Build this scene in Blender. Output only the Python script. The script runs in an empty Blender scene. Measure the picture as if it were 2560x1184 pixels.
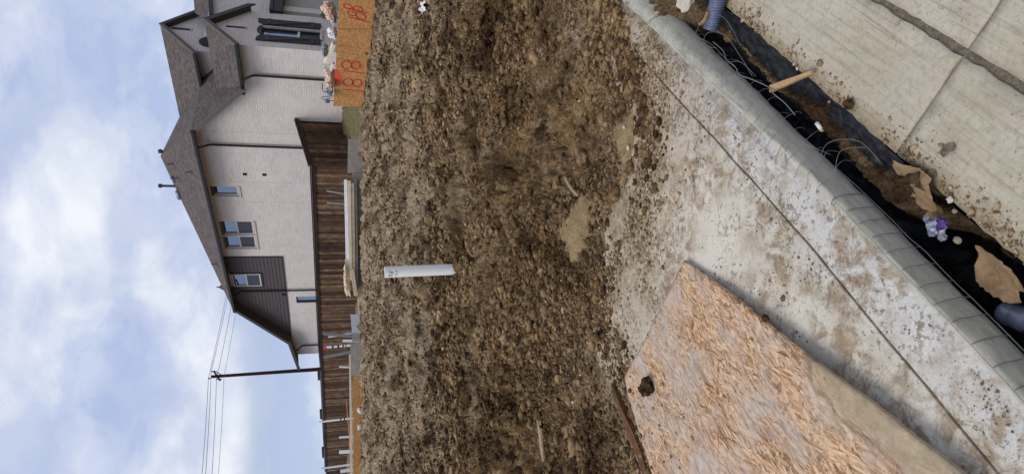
import bpy, bmesh, math, random
import numpy as np
from mathutils import Vector, Matrix
from mathutils.geometry import delaunay_2d_cdt

random.seed(7)
C = bpy.context.scene.collection
scene = bpy.context.scene
R = math.radians

# ------------------------------------------------------------------ camera
# the phone was held upright and the picture is stored on its side, so the camera is rolled by 90 degrees
FPX, PITCH, HC = 1550.0, math.atan(442/1550.0), 1.45
FW = np.array([0, math.cos(PITCH), -math.sin(PITCH)])
UP = np.array([0, math.sin(PITCH), math.cos(PITCH)])
RT = np.array([1.0, 0, 0])
cam_d = bpy.data.cameras.new('camera')
cam = bpy.data.objects.new('camera', cam_d); C.objects.link(cam)
cam_d.sensor_fit = 'HORIZONTAL'; cam_d.sensor_width = 36.0
cam_d.lens = 36.0*FPX/2560.0
cam_d.clip_start = 0.02; cam_d.clip_end = 3000
m = Matrix.Identity(4)
for i in range(3):
    m[i][0] = -UP[i]; m[i][1] = RT[i]; m[i][2] = -FW[i]
m[2][3] = HC
cam.matrix_world = m
scene.camera = cam
scene.view_settings.view_transform = 'Standard'
scene.view_settings.look = 'None'
scene.view_settings.exposure = 0.0
scene.view_settings.gamma = 1.0
scene.view_settings.use_curve_mapping = False

# ------------------------------------------------------------------ light
SUN_EL, SUN_AZ = 56.0, 243.0        # azimuth from +Y, clockwise: from the left of the viewer
sd_ = bpy.data.lights.new('sun', 'SUN'); sun = bpy.data.objects.new('sun', sd_); C.objects.link(sun)
sd_.energy = 2.0; sd_.angle = R(30); sd_.color = (1.0, 0.96, 0.9)
sv = Vector((math.sin(R(SUN_AZ))*math.cos(R(SUN_EL)), math.cos(R(SUN_AZ))*math.cos(R(SUN_EL)), math.sin(R(SUN_EL))))
sun.rotation_euler = sv.to_track_quat('Z', 'Y').to_euler()

# ------------------------------------------------------------------ node helpers
def s2l(c):
    c = c/255.0
    return c/12.92 if c <= 0.04045 else ((c+0.055)/1.055)**2.4
def col(r, g, b): return (s2l(r), s2l(g), s2l(b), 1.0)
class NT:
    def __init__(s, nt): s.t = nt
    def new(s, typ, **kw):
        n = s.t.nodes.new(typ)
        for k, v in kw.items(): setattr(n, k, v)
        return n
    def put(s, sock, v):
        if isinstance(v, bpy.types.NodeSocket): s.t.links.new(v, sock)
        elif v is not None: sock.default_value = v
    def math(s, op, a, b=None, c=None, clamp=False):
        n = s.new('ShaderNodeMath', operation=op, use_clamp=clamp)
        s.put(n.inputs[0], a)
        if b is not None: s.put(n.inputs[1], b)
        if c is not None: s.put(n.inputs[2], c)
        return n.outputs[0]
    def vmath(s, op, a, b=None):
        n = s.new('ShaderNodeVectorMath', operation=op)
        s.put(n.inputs[0], a)
        if b is not None: s.put(n.inputs[1], b)
        return n.outputs[1] if op in ('LENGTH', 'DOT_PRODUCT', 'DISTANCE') else n.outputs[0]
    def noise(s, vec, scale, detail=4.0, rough=0.55, dist=0.0, color=False):
        n = s.new('ShaderNodeTexNoise')
        s.put(n.inputs['Vector'], vec); s.put(n.inputs['Scale'], scale); s.put(n.inputs['Detail'], detail)
        s.put(n.inputs['Roughness'], rough); s.put(n.inputs['Distortion'], dist)
        return n.outputs['Color' if color else 'Fac']
    def voro(s, vec, scale, feature='F1', out='Distance', rand=1.0):
        n = s.new('ShaderNodeTexVoronoi', feature=feature)
        s.put(n.inputs['Vector'], vec); s.put(n.inputs['Scale'], scale); s.put(n.inputs['Randomness'], rand)
        return n.outputs[out]
    def ramp(s, fac, stops, interp='LINEAR'):
        n = s.new('ShaderNodeValToRGB'); n.color_ramp.interpolation = interp
        e = n.color_ramp.elements
        while len(e) < len(stops): e.new(0.5)
        for k, (p, c) in enumerate(stops):
            e[k].position = p
            e[k].color = c if not isinstance(c, (int, float)) else (c, c, c, 1)
        s.put(n.inputs['Fac'], fac)
        return n.outputs['Color']
    def mix(s, fac, a, b, mode='MIX'):
        n = s.new('ShaderNodeMix', data_type='RGBA', blend_type=mode)
        s.put(n.inputs[0], fac); s.put(n.inputs[6], a); s.put(n.inputs[7], b)
        return n.outputs[2]
    def mapping(s, vec, scale=(1, 1, 1), rot=(0, 0, 0), loc=(0, 0, 0)):
        n = s.new('ShaderNodeMapping')
        s.put(n.inputs['Vector'], vec); n.inputs['Scale'].default_value = scale
        n.inputs['Rotation'].default_value = rot; n.inputs['Location'].default_value = loc
        return n.outputs[0]
    def bump(s, h, strength=0.5, dist=0.01, normal=None):
        n = s.new('ShaderNodeBump'); s.put(n.inputs['Height'], h)
        n.inputs['Strength'].default_value = strength; n.inputs['Distance'].default_value = dist
        if normal is not None: s.put(n.inputs['Normal'], normal)
        return n.outputs[0]
    def attr(s, name, out='Fac'):
        return s.new('ShaderNodeAttribute', attribute_name=name).outputs[out]
    def obj(s): return s.new('ShaderNodeTexCoord').outputs['Object']
    def pos(s): return s.new('ShaderNodeNewGeometry').outputs['Position']
    def sep(s, v):
        n = s.new('ShaderNodeSeparateXYZ'); s.put(n.inputs[0], v); return n.outputs
    def comb(s, x, y, z):
        n = s.new('ShaderNodeCombineXYZ'); s.put(n.inputs[0], x); s.put(n.inputs[1], y); s.put(n.inputs[2], z); return n.outputs[0]

MATS = {}
def material(name, fn):
    m = bpy.data.materials.new(name); m.use_nodes = True
    m.node_tree.nodes.clear()
    t = NT(m.node_tree)
    out = t.new('ShaderNodeOutputMaterial'); b = t.new('ShaderNodeBsdfPrincipled')
    m.node_tree.links.new(b.outputs[0], out.inputs[0])
    r = fn(t) or {}
    t.put(b.inputs['Base Color'], r.get('color', (0.5, 0.5, 0.5, 1)))
    t.put(b.inputs['Roughness'], r.get('rough', 0.85))
    t.put(b.inputs['Specular IOR Level'], r.get('spec', 0.3))
    if 'metal' in r: t.put(b.inputs['Metallic'], r['metal'])
    if 'normal' in r: t.put(b.inputs['Normal'], r['normal'])
    if 'trans' in r: t.put(b.inputs['Transmission Weight'], r['trans'])
    if 'alpha' in r: t.put(b.inputs['Alpha'], r['alpha'])
    if 'sss' in r: t.put(b.inputs['Subsurface Weight'], r['sss'])
    MATS[name] = m
    return m

# ------------------------------------------------------------------ sky
w = bpy.data.worlds.new('World'); scene.world = w; w.use_nodes = True
w.node_tree.nodes.clear()
t = NT(w.node_tree)
wo = t.new('ShaderNodeOutputWorld'); bg = t.new('ShaderNodeBackground')
w.node_tree.links.new(bg.outputs[0], wo.inputs[0])
sky = t.new('ShaderNodeTexSky', sky_type='NISHITA', sun_disc=False)
sky.sun_elevation = R(SUN_EL); sky.sun_rotation = R(SUN_AZ); sky.dust_density = 2.0; sky.air_density = 1.0
d = t.vmath('NORMALIZE', t.new('ShaderNodeTexCoord').outputs['Generated'])
dx, dy, dz = t.sep(d)[0:3]
# direction of a point of the sky as (azimuth, elevation) in units of tan, which keeps cloud shapes flat at the horizon
az = t.math('ARCTAN2', dx, dy); el = t.math('ARCSINE', dz)
v = t.comb(az, t.math('MULTIPLY', el, 1.5), 0.0)
big = t.noise(v, 4.2, 6.0, 0.52, 0.2)
fine = t.noise(t.mapping(v, loc=(3.1, 1.7, 0)), 13.0, 7.0, 0.6, 0.5)
def blob(a0, e0, sa, se, amp):
    qa = t.math('DIVIDE', t.math('SUBTRACT', az, a0), sa); qe = t.math('DIVIDE', t.math('SUBTRACT', el, e0), se)
    g = t.math('ADD', t.math('MULTIPLY', qa, qa), t.math('MULTIPLY', qe, qe))
    return t.math('MULTIPLY', t.math('EXPONENT', t.math('MULTIPLY', g, -1.0)), amp)
dens = t.math('ADD', t.math('MULTIPLY', big, 0.62), t.math('MULTIPLY', fine, 0.38))
CL = [(.12, .335, .07, .045, .20), (.085, .30, .05, .03, .16), (0.0, .33, .08, .045, .20), (-.05, .335, .06, .05, .14), (-.13, .37, .07, .05, .16),
      (-.27, .165, .13, .055, .26), (-.33, .19, .09, .06, .16), (-.02, .245, .09, .03, .13), (.02, .40, .05, .03, .13), (.25, .33, .11, .09, -.06),
      (.27, .24, .07, .06, .06), (-.30, .065, .22, .03, -.30), (-.22, .30, .12, .06, -.06), (.10, .21, .14, .03, -.05), (-.10, .07, .10, .03, -.14)]
for b_ in CL: dens = t.math('ADD', dens, blob(*b_))
white = t.ramp(dens, [(0.38, 0.05), (0.49, 0.40), (0.59, 0.75), (0.69, 1.0)], 'EASE')
blue = t.mix(1.0, sky.outputs[0], (0.10, 0.10, 0.10, 1), 'MULTIPLY')
haze_blue = t.mix(0.86, blue, col(183, 199, 236))
grey = t.noise(t.mapping(v, loc=(7.3, 2.2, 0)), 7.0, 5.0, 0.5, 0.3)
cloud = t.mix(t.ramp(grey, [(0.40, 0.0), (0.62, 1.0)]), col(203, 213, 236), col(243, 247, 254))
band = blob(-.32, .105, .28, .022, 0.75)
skyc = t.mix(white, haze_blue, cloud)
skyc = t.mix(t.math('MINIMUM', band, 1.0), skyc, col(178, 194, 220))
low = t.ramp(dz, [(-0.02, 1.0), (0.10, 0.0)])
skyc = t.mix(t.math('MULTIPLY', low, 0.35), skyc, col(205, 222, 244))
w.node_tree.links.new(skyc, bg.inputs[0]); bg.inputs[1].default_value = 1.0

# ------------------------------------------------------------------ geometry helpers
def tag(o, label=None, cat=None, group=None, kind=None):
    if label: o['label'] = label
    if cat: o['category'] = cat
    if group: o['group'] = group
    if kind: o['kind'] = kind
    return o
def empty(name, loc, label, cat, group=None, rz=0.0):
    o = bpy.data.objects.new(name, None); C.objects.link(o)
    o.location = loc; o.rotation_euler = (0, 0, rz); o.empty_display_size = 0.2
    return tag(o, label, cat, group)
def raw(name, verts, faces, mat, parent=None, smooth=False, org=None, attrs=None):
    """one mesh object; verts are in world coordinates unless parent is rotated (then in its frame)"""
    verts = np.asarray(verts, dtype=np.float64)
    if parent is not None: verts = verts - np.array(frame_loc(parent))
    if org is not None: verts = verts - np.array(org)
    me = bpy.data.meshes.new(name)
    me.from_pydata(verts.tolist(), [], faces)
    if attrs:
        for k, a in attrs.items():
            dom = 'POINT' if len(a) == len(verts) else 'FACE'
            me.attributes.new(k, 'FLOAT', dom).data.foreach_set('value', np.asarray(a, dtype=np.float32))
    if smooth: me.polygons.foreach_set('use_smooth', [True]*len(me.polygons))
    me.materials.append(MATS[mat]); me.update()
    o = bpy.data.objects.new(name, me); C.objects.link(o)
    if org is not None: o.location = org
    if parent is not None: o.parent = parent
    return o
def frame_loc(o):
    l = Vector((0, 0, 0))
    while o is not None and o.rotation_euler[2] == 0:
        l = l + Vector(o.location); o = o.parent
    return l
class MB:
    def __init__(s): s.v = []; s.f = []; s.r = []; s.k = 0.5
    def rnd(s): s.k = random.random(); return s
    def add(s, vs, fs):
        o = len(s.v); s.v += [tuple(float(q) for q in p) for p in vs]
        for f in fs: s.f.append([i+o for i in f]); s.r.append(s.k)
        return s
    def poly(s, pts): return s.add(pts, [list(range(len(pts)))])
    def obox(s, c, ax, ay, az):
        c, ax, ay, az = (np.array(q, float) for q in (c, ax, ay, az))
        vs = [c+a*ax+b*ay+d*az for d in (-.5, .5) for b in (-.5, .5) for a in (-.5, .5)]
        return s.add(vs, [[0, 2, 3, 1], [4, 5, 7, 6], [0, 1, 5, 4], [2, 6, 7, 3], [0, 4, 6, 2], [1, 3, 7, 5]])
    def box(s, c, size, rz=0.0):
        ca, sa = math.cos(rz), math.sin(rz)
        return s.obox(c, (ca*size[0], sa*size[0], 0), (-sa*size[1], ca*size[1], 0), (0, 0, size[2]))
    def bx(s, lo, hi): 
        lo, hi = np.array(lo, float), np.array(hi, float)
        return s.box((lo+hi)/2, hi-lo)
    def bar(s, p0, p1, wdt, hgt, side=(0, 0, 1)):
        p0, p1 = np.array(p0, float), np.array(p1, float); d = p1-p0; u = d/np.linalg.norm(d)
        z = np.array(side, float); x = np.cross(u, z); x /= np.linalg.norm(x); z = np.cross(x, u)
        return s.obox((p0+p1)/2, x*wdt, d, z*hgt)
    def prism(s, pts, vec):
        n = len(pts); pts = [np.array(p, float) for p in pts]; vec = np.array(vec, float)
        return s.add(pts+[p+vec for p in pts], [list(range(n))[::-1], list(range(n, 2*n))]+[[i, (i+1) % n, (i+1) % n+n, i+n] for i in range(n)])
    def tube(s, pts, r, n=6, cap=True):
        pts = [np.array(p, float) for p in pts]; rs = r if isinstance(r, (list, tuple)) else [r]*len(pts)
        vs = []; ref = np.array((0.13, 0.21, 0.97))
        for i, p in enumerate(pts):
            d = pts[min(i+1, len(pts)-1)]-pts[max(i-1, 0)]; d = d/(np.linalg.norm(d)+1e-12)
            rf = ref if abs(d@ref) < .95 else np.array((1.0, 0, 0))
            a = np.cross(d, rf); a /= np.linalg.norm(a); b = np.cross(d, a)
            for k in range(n):
                an = 2*math.pi*k/n; vs.append(p+rs[i]*(a*math.cos(an)+b*math.sin(an)))
        fs = [[i*n+k, i*n+(k+1) % n, (i+1)*n+(k+1) % n, (i+1)*n+k] for i in range(len(pts)-1) for k in range(n)]
        if cap: fs += [list(range(n))[::-1], list(range((len(pts)-1)*n, len(pts)*n))]
        return s.add(vs, fs)
    def build(s, name, mat, parent=None, smooth=False, org=None, bevel=0.0):
        o = raw(name, s.v, s.f, mat, parent, smooth, org, {'rnd': s.r} if s.r else None)
        if bevel:
            b = o.modifiers.new('bevel', 'BEVEL'); b.width = bevel; b.segments = 1; b.limit_method = 'ANGLE'
        return o

# measuring: a pixel of the photograph (2560 x 1184) -> a point of the place
def ray(x, y): return FW + RT*(592-y)/FPX - UP*(x-1280)/FPX
def G(x, y, z=0.0):
    d = ray(x, y); return np.array([0, 0, HC]) + d*(z-HC)/d[2]
def D(x, y, Y):
    d = ray(x, y); return np.array([0, 0, HC]) + d*Y/d[1]
def PLN(x, y, p, n):
    d = ray(x, y); o = np.array([0, 0, HC]); n = np.array(n, float)
    return o + d*(((np.array(p)-o)@n)/(d@n))

# ------------------------------------------------------------------ vector noise
def h2(ix, iy, seed):
    h = (ix.astype(np.int64)*374761393 + iy.astype(np.int64)*668265263 + seed*974634777) & 0xffffffff
    h = ((h ^ (h >> 13))*1274126177) & 0xffffffff
    h = ((h ^ (h >> 16))*2246822519) & 0xffffffff
    return ((h ^ (h >> 15)) & 0xffffff)/float(0xffffff)
def perlin(x, y, seed=0):
    xi, yi = np.floor(x), np.floor(y); xf, yf = x-xi, y-yi
    u = xf**3*(xf*(xf*6-15)+10); v_ = yf**3*(yf*(yf*6-15)+10)
    def gr(i, j):
        a = h2(xi+i, yi+j, seed)*2*np.pi; return np.cos(a)*(xf-i)+np.sin(a)*(yf-j)
    a = gr(0, 0)*(1-u)+gr(1, 0)*u; b = gr(0, 1)*(1-u)+gr(1, 1)*u
    return (a*(1-v_)+b*v_)*1.5
def fbm(x, y, o=4, seed=0, g=0.5):
    r = 0; a = 1.0
    for k in range(o): r = r+a*perlin(x*2**k, y*2**k, seed+k*17); a *= g
    return r
def cells(x, y, seed=0):
    xi, yi = np.floor(x), np.floor(y); best = np.full(np.shape(x), 9.0); rid = np.zeros(np.shape(x))
    for i in (-1, 0, 1):
        for j in (-1, 0, 1):
            px = xi+i+h2(xi+i, yi+j, seed); py = yi+j+h2(xi+i, yi+j, seed+5)
            d = np.hypot(px-x, py-y); m = d < best
            best = np.where(m, d, best); rid = np.where(m, h2(xi+i, yi+j, seed+9), rid)
    return best, rid
def facets(x, y, seed=0):
    """broken lumps: every cell is a tilted plate at its own height with a crack round it"""
    xi, yi = np.floor(x), np.floor(y); b1 = np.full(np.shape(x), 9.0); b2 = b1.copy(); h = np.zeros(np.shape(x))
    for i in (-1, 0, 1):
        for j in (-1, 0, 1):
            px = xi+i+h2(xi+i, yi+j, seed); py = yi+j+h2(xi+i, yi+j, seed+5)
            d = np.hypot(px-x, py-y); m = d < b1
            hh = h2(xi+i, yi+j, seed+9)+(h2(xi+i, yi+j, seed+11)-.5)*1.5*(x-px)+(h2(xi+i, yi+j, seed+13)-.5)*1.5*(y-py)
            b2 = np.where(m, b1, np.minimum(b2, d)); h = np.where(m, hh, h); b1 = np.where(m, d, b1)
    e = np.clip((b2-b1)/.42, 0, 1); e = e*(2-e)
    return h*(.20+.80*e)-.38*(1-e)
def sst(a, b, x):
    q = np.clip((x-a)/(b-a), 0, 1); return q*q*(3-2*q)
def inpoly(x, y, P):
    r = np.zeros(np.shape(x), bool); n = len(P)
    for i in range(n):
        x0, y0 = P[i][:2]; x1, y1 = P[(i+1) % n][:2]
        c = ((y0 > y) != (y1 > y)) & (x < (x1-x0)*(y-y0)/((y1-y0) if y1 != y0 else 1e-9)+x0)
        r ^= c
    return r
def segdist(x, y, P, closed=True):
    b = np.full(np.shape(x), 1e9); n = len(P)
    for i in range(n if closed else n-1):
        x0, y0 = P[i][:2]; x1, y1 = P[(i+1) % n][:2]; dx, dy = x1-x0, y1-y0
        q = np.clip(((x-x0)*dx+(y-y0)*dy)/(dx*dx+dy*dy+1e-12), 0, 1)
        b = np.minimum(b, np.hypot(x-x0-q*dx, y-y0-q*dy))
    return b

# ------------------------------------------------------------------ materials
def dirt_color(t, p):
    tone = t.attr('tone')
    n1 = t.noise(p, 2.2, 5, .6); n2 = t.noise(p, 14, 6, .65); n3 = t.noise(p, 70, 4, .7)
    n4 = t.noise(p, 38, 6, .75); n2 = t.math('ADD', t.math('MULTIPLY', n2, .45), t.math('MULTIPLY', n4, .55))
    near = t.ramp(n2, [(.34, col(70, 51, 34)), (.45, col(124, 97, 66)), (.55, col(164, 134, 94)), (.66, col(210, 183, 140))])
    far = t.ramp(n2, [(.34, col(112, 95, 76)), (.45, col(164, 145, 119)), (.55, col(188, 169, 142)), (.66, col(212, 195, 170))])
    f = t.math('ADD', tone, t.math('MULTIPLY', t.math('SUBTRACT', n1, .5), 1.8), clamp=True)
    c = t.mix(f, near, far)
    mac = t.noise(t.mapping(p, (1.15, .75, 1), loc=(3, 9, 0)), 1.9, 6, .66, .5)
    c = t.mix(t.ramp(mac, [(.40, .9), (.53, 0)]), c, t.mix(1.0, c, col(142, 130, 120), 'MULTIPLY'))
    c = t.mix(t.ramp(mac, [(.54, 0), (.66, .7)]), c, t.mix(1.0, c, (1.25, 1.22, 1.15, 1), 'MULTIPLY'))
    c = t.mix(t.ramp(n3, [(.35, .55), (.65, 0.0)]), c, t.mix(1.0, c, col(150, 140, 128), 'MULTIPLY'))
    return c, n4, n3
def m_dirt(t):
    p = t.pos()
    c, n4, n3 = dirt_color(t, p)
    mud = t.attr('mud'); gr = t.attr('grass')
    c = t.mix(t.math('MULTIPLY', t.attr('damp'), .8), c, t.mix(1.0, c, col(150, 146, 148), 'MULTIPLY'))
    mudc = t.ramp(t.math('ADD', t.math('MULTIPLY', t.noise(p, 9, 5, .6), .5), t.math('MULTIPLY', t.noise(p, 60, 5, .7), .5)), [(.36, col(128, 104, 72)), (.5, col(160, 136, 98)), (.64, col(182, 158, 120))])
    c = t.mix(mud, c, mudc)
    c = t.mix(gr, c, t.ramp(t.noise(p, 9, 4, .6), [(.35, col(96, 92, 60)), (.6, col(122, 112, 84))]))
    b1 = t.bump(t.math('ADD', n4, n3), 1.0, .02)
    b2 = t.bump(t.noise(p, 210, 3, .6), .8, .005, b1)
    return dict(color=c, rough=.95, spec=.12, normal=b2)
material('dirt', m_dirt)
def m_clod(t):
    p = t.pos(); rn = t.attr('rnd')
    n2 = t.noise(p, 38, 6, .75)
    c = t.ramp(t.math('ADD', t.math('ADD', t.math('MULTIPLY', n2, .62), t.math('MULTIPLY', rn, .20)), t.math('MULTIPLY', t.noise(p, 1.7, 4, .6), .22)), [(.40, col(60, 44, 30)), (.5, col(112, 88, 60)), (.62, col(154, 126, 90)), (.76, col(198, 172, 132))])
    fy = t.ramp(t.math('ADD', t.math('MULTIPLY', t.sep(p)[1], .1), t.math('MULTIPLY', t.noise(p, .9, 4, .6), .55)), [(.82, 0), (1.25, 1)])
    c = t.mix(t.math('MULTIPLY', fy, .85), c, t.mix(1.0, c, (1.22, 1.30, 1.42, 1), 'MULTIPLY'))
    mac = t.noise(t.mapping(p, (1.15, .75, 1), loc=(3, 9, 0)), 1.9, 6, .66, .5)
    c = t.mix(t.ramp(mac, [(.40, .9), (.53, 0)]), c, t.mix(1.0, c, col(142, 130, 120), 'MULTIPLY'))
    c = t.mix(t.ramp(mac, [(.54, 0), (.66, .6)]), c, t.mix(1.0, c, (1.22, 1.2, 1.15, 1), 'MULTIPLY'))
    return dict(color=c, rough=.95, spec=.1, normal=t.bump(t.noise(p, 90, 5, .75), 1.0, .012))
material('clod', m_clod)
def m_pebble(t):
    return dict(color=t.ramp(t.attr('rnd'), [(0, col(110, 98, 82)), (.6, col(148, 136, 118)), (1, col(200, 192, 180))]), rough=.8, normal=t.bump(t.noise(t.pos(), 160, 3), .4, .003))
material('pebble', m_pebble)
def m_crumb(t):
    return dict(color=t.ramp(t.attr('rnd'), [(0, col(92, 76, 58)), (.6, col(138, 116, 90)), (1, col(176, 154, 124))]), rough=.95, spec=.1)
material('crumb', m_crumb)
def m_slab(t):
    p = t.pos(); dd = t.attr('dirt'); face = t.attr('face'); nose = t.attr('nose')
    a = t.noise(p, 3.0, 6, .6); b = t.noise(p, 28, 6, .7); c3 = t.noise(p, 120, 4, .7)
    base = t.ramp(a, [(.3, col(186, 177, 160)), (.55, col(201, 193, 177)), (.8, col(209, 203, 190))])
    base = t.mix(t.math('MULTIPLY', nose, .8), base, t.ramp(t.noise(p, 9, 5, .6), [(.3, col(178, 174, 168)), (.7, col(200, 197, 191))]))
    base = t.mix(t.ramp(c3, [(.3, .55), (.55, 0)]), base, t.mix(1.0, base, col(205, 198, 186), 'MULTIPLY'))
    # dried soil: powdery wash, then speckles, thicker towards the lot
    wash = t.math('MULTIPLY', t.ramp(t.math('ADD', t.noise(p, 5.5, 6, .65, .4), t.math('MULTIPLY', dd, .10)), [(.52, 0), (.76, 1)]), .75)
    base = t.mix(wash, base, t.ramp(b, [(.3, col(150, 132, 106)), (.7, col(184, 166, 138))]))
    dust = t.math('MULTIPLY', t.math('POWER', dd, 1.3), t.ramp(t.noise(p, 8, 6, .65), [(.28, .25), (.62, .95)]))
    base = t.mix(dust, base, t.ramp(b, [(.3, col(140, 122, 96)), (.7, col(172, 155, 128))]))
    sm = t.math('MULTIPLY', t.ramp(t.noise(p, 2.6, 3, .5), [(.40, 0), (.54, 1)]), t.ramp(t.noise(p, 15, 6, .72, .6), [(.44, 0), (.58, .9)]))
    base = t.mix(sm, base, t.ramp(b, [(.3, col(118, 98, 76)), (.7, col(158, 138, 110))]))
    spk = t.ramp(t.math('ADD', t.math('MULTIPLY', t.noise(p, 46, 5, .75), .8), t.math('ADD', t.math('MULTIPLY', t.noise(p, 4.5, 3), .34), t.math('MULTIPLY', dd, .07))), [(.62, 0), (.665, .9)])
    spk = t.math('MULTIPLY', spk, t.ramp(t.noise(t.mapping(p, loc=(2, 5, 0)), 3.4, 4, .6), [(.38, .1), (.58, 1)]))
    base = t.mix(spk, base, t.ramp(b, [(.35, col(96, 80, 62)), (.65, col(134, 113, 88))]))
    dots = t.ramp(t.math('ADD', t.voro(p, 55), t.math('MULTIPLY', t.noise(p, 7, 3), .5)), [(.30, 1), (.36, 0)])
    base = t.mix(t.math('MULTIPLY', dots, .6), base, col(110, 94, 76))
    fc = t.ramp(t.noise(t.mapping(p, (1, 1, 4)), 12, 6, .65), [(.3, col(164, 159, 142)), (.55, col(184, 178, 160)), (.8, col(200, 193, 176))])
    base = t.mix(face, base, fc)
    base = t.mix(t.math('MULTIPLY', t.attr('groove'), t.ramp(t.noise(p, 30, 4), [(.3, .55), (.5, .95)])), base, col(92, 76, 60))
    hb = t.math('ADD', t.math('MULTIPLY', c3, .4), t.math('ADD', t.math('MULTIPLY', spk, .9), t.math('MULTIPLY', wash, .5)))
    return dict(color=base, rough=.85, spec=.2, normal=t.bump(hb, .55, .004))
material('slab', m_slab)
SA = np.array([.66, .75]); SA = SA/np.linalg.norm(SA); NA = np.array([SA[1], -SA[0]])   # along / across the kerb
KANG = math.atan2(SA[1], SA[0])
def m_street(t):
    p = t.pos(); q = t.mapping(p, rot=(0, 0, -KANG))
    st = t.noise(t.mapping(q, (2.5, 85, 1)), 1.0, 5, .65, .25)
    st2 = t.noise(t.mapping(q, (1.2, 28, 1)), 1.0, 4, .6, .3)
    a = t.noise(p, 2.4, 6, .6); b = t.noise(p, 36, 6, .72)
    c = t.ramp(a, [(.3, col(160, 151, 131)), (.55, col(177, 168, 148)), (.8, col(188, 181, 165))])
    brm = t.ramp(t.noise(p, 2.1, 4, .6), [(.36, .25), (.58, 1)])
    c = t.mix(t.math('MULTIPLY', brm, t.ramp(st, [(.32, .8), (.48, 0)])), c, t.mix(1.0, c, col(200, 190, 176), 'MULTIPLY'))
    c = t.mix(t.math('MULTIPLY', brm, t.ramp(st2, [(.30, .4), (.44, 0)])), c, t.mix(1.0, c, col(206, 196, 180), 'MULTIPLY'))
    c = t.mix(t.ramp(t.noise(p, 75, 5, .75), [(.36, .45), (.52, 0)]), c, t.mix(1.0, c, col(190, 182, 168), 'MULTIPLY'))
    c = t.mix(t.ramp(t.noise(t.mapping(q, (1, 2.2, 1)), 7, 6, .7, .4), [(.50, 0), (.70, .45)]), c, col(150, 140, 118))
    c = t.mix(t.ramp(t.math('ADD', b, t.math('MULTIPLY', t.noise(p, 6, 4), .5)), [(.88, 0), (.96, .75)]), c, col(128, 112, 92))
    c = t.mix(t.ramp(t.noise(p, 4.2, 6, .7, .5), [(.60, 0), (.74, .5)]), c, col(150, 138, 112))
    en = t.math('ADD', t.math('MULTIPLY', t.sep(q)[1], -1.0), t.math('MULTIPLY', t.math('SUBTRACT', t.noise(p, 11, 5, .65), .5), .10))
    c = t.mix(t.ramp(t.math('ADD', en, .78), [(.0, .9), (.035, .75), (.085, 0)]), c, t.ramp(b, [(.35, col(112, 96, 72)), (.65, col(150, 134, 104))]))
    sp = t.ramp(t.voro(p, 42), [(.10, 1), (.16, 0)])
    c = t.mix(t.math('MULTIPLY', sp, t.ramp(t.noise(p, 8, 3), [(.45, 0), (.6, .75)])), c, col(112, 98, 82))
    h = t.math('ADD', t.math('MULTIPLY', t.math('MULTIPLY', st, .6), brm), t.math('ADD', t.math('MULTIPLY', st2, .3), t.math('MULTIPLY', b, .8)))
    return dict(color=c, rough=.88, spec=.2, normal=t.bump(h, .45, .004))
material('street', m_street)
def m_joint(t):
    p = t.pos(); return dict(color=t.ramp(t.noise(p, 60, 5, .7), [(.3, col(70, 62, 52)), (.6, col(118, 106, 90)), (.8, col(144, 131, 112))]), rough=.95, normal=t.bump(t.noise(p, 120, 4), .8, .006))
material('joint_dirt', m_joint)
OA = 2.0
def m_osb(t):
    p = t.obj()
    lay = []
    for k, (ang, sx, sy, sc) in enumerate([(OA+.12, 1, 9, 11.0), (OA-.30, 1, 10, 13.0), (OA+.40, 1, 9, 12.0), (OA+.9, 1, 7, 12), (OA+.22, 1, 14, 15.0)]):
        q = t.mapping(t.mapping(p, rot=(0, 0, ang)), (sx, sy, sy), loc=(k*3.7, k*1.3, 0))
        n = t.new('ShaderNodeTexVoronoi', feature='F1'); t.put(n.inputs['Vector'], t.vmath('ADD', q, t.mapping(t.noise(p, 14, 4, color=True), (.04, .12, .1)))); n.inputs['Scale'].default_value = sc
        lay.append(t.sep(n.outputs['Color']))
    sel = t.noise(p, 17, 4, .65)
    f = t.mix(t.ramp(sel, [(.42, 0), (.44, 1)], 'LINEAR'), lay[0][0], lay[1][0])
    f = t.mix(t.ramp(t.noise(t.mapping(p, loc=(5, 2, 1)), 20, 3, .6), [(.52, 0), (.54, 1)]), f, lay[2][1])
    f = t.mix(t.ramp(t.noise(t.mapping(p, loc=(1, 8, 3)), 19, 3, .6), [(.57, 0), (.59, 1)]), f, lay[3][0])
    f = t.mix(t.ramp(t.noise(t.mapping(p, loc=(9, 4, 3)), 26, 3, .6), [(.55, 0), (.57, 1)]), f, lay[4][1])
    g = t.noise(t.mapping(t.mapping(p, rot=(0, 0, OA+.1)), (22, 200, 200)), 1.0, 4, .6)
    f2 = t.math('ADD', t.math('MULTIPLY', f, .8), t.math('MULTIPLY', t.math('SUBTRACT', g, .5), 1.5))
    return p, f, f2, g
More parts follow.
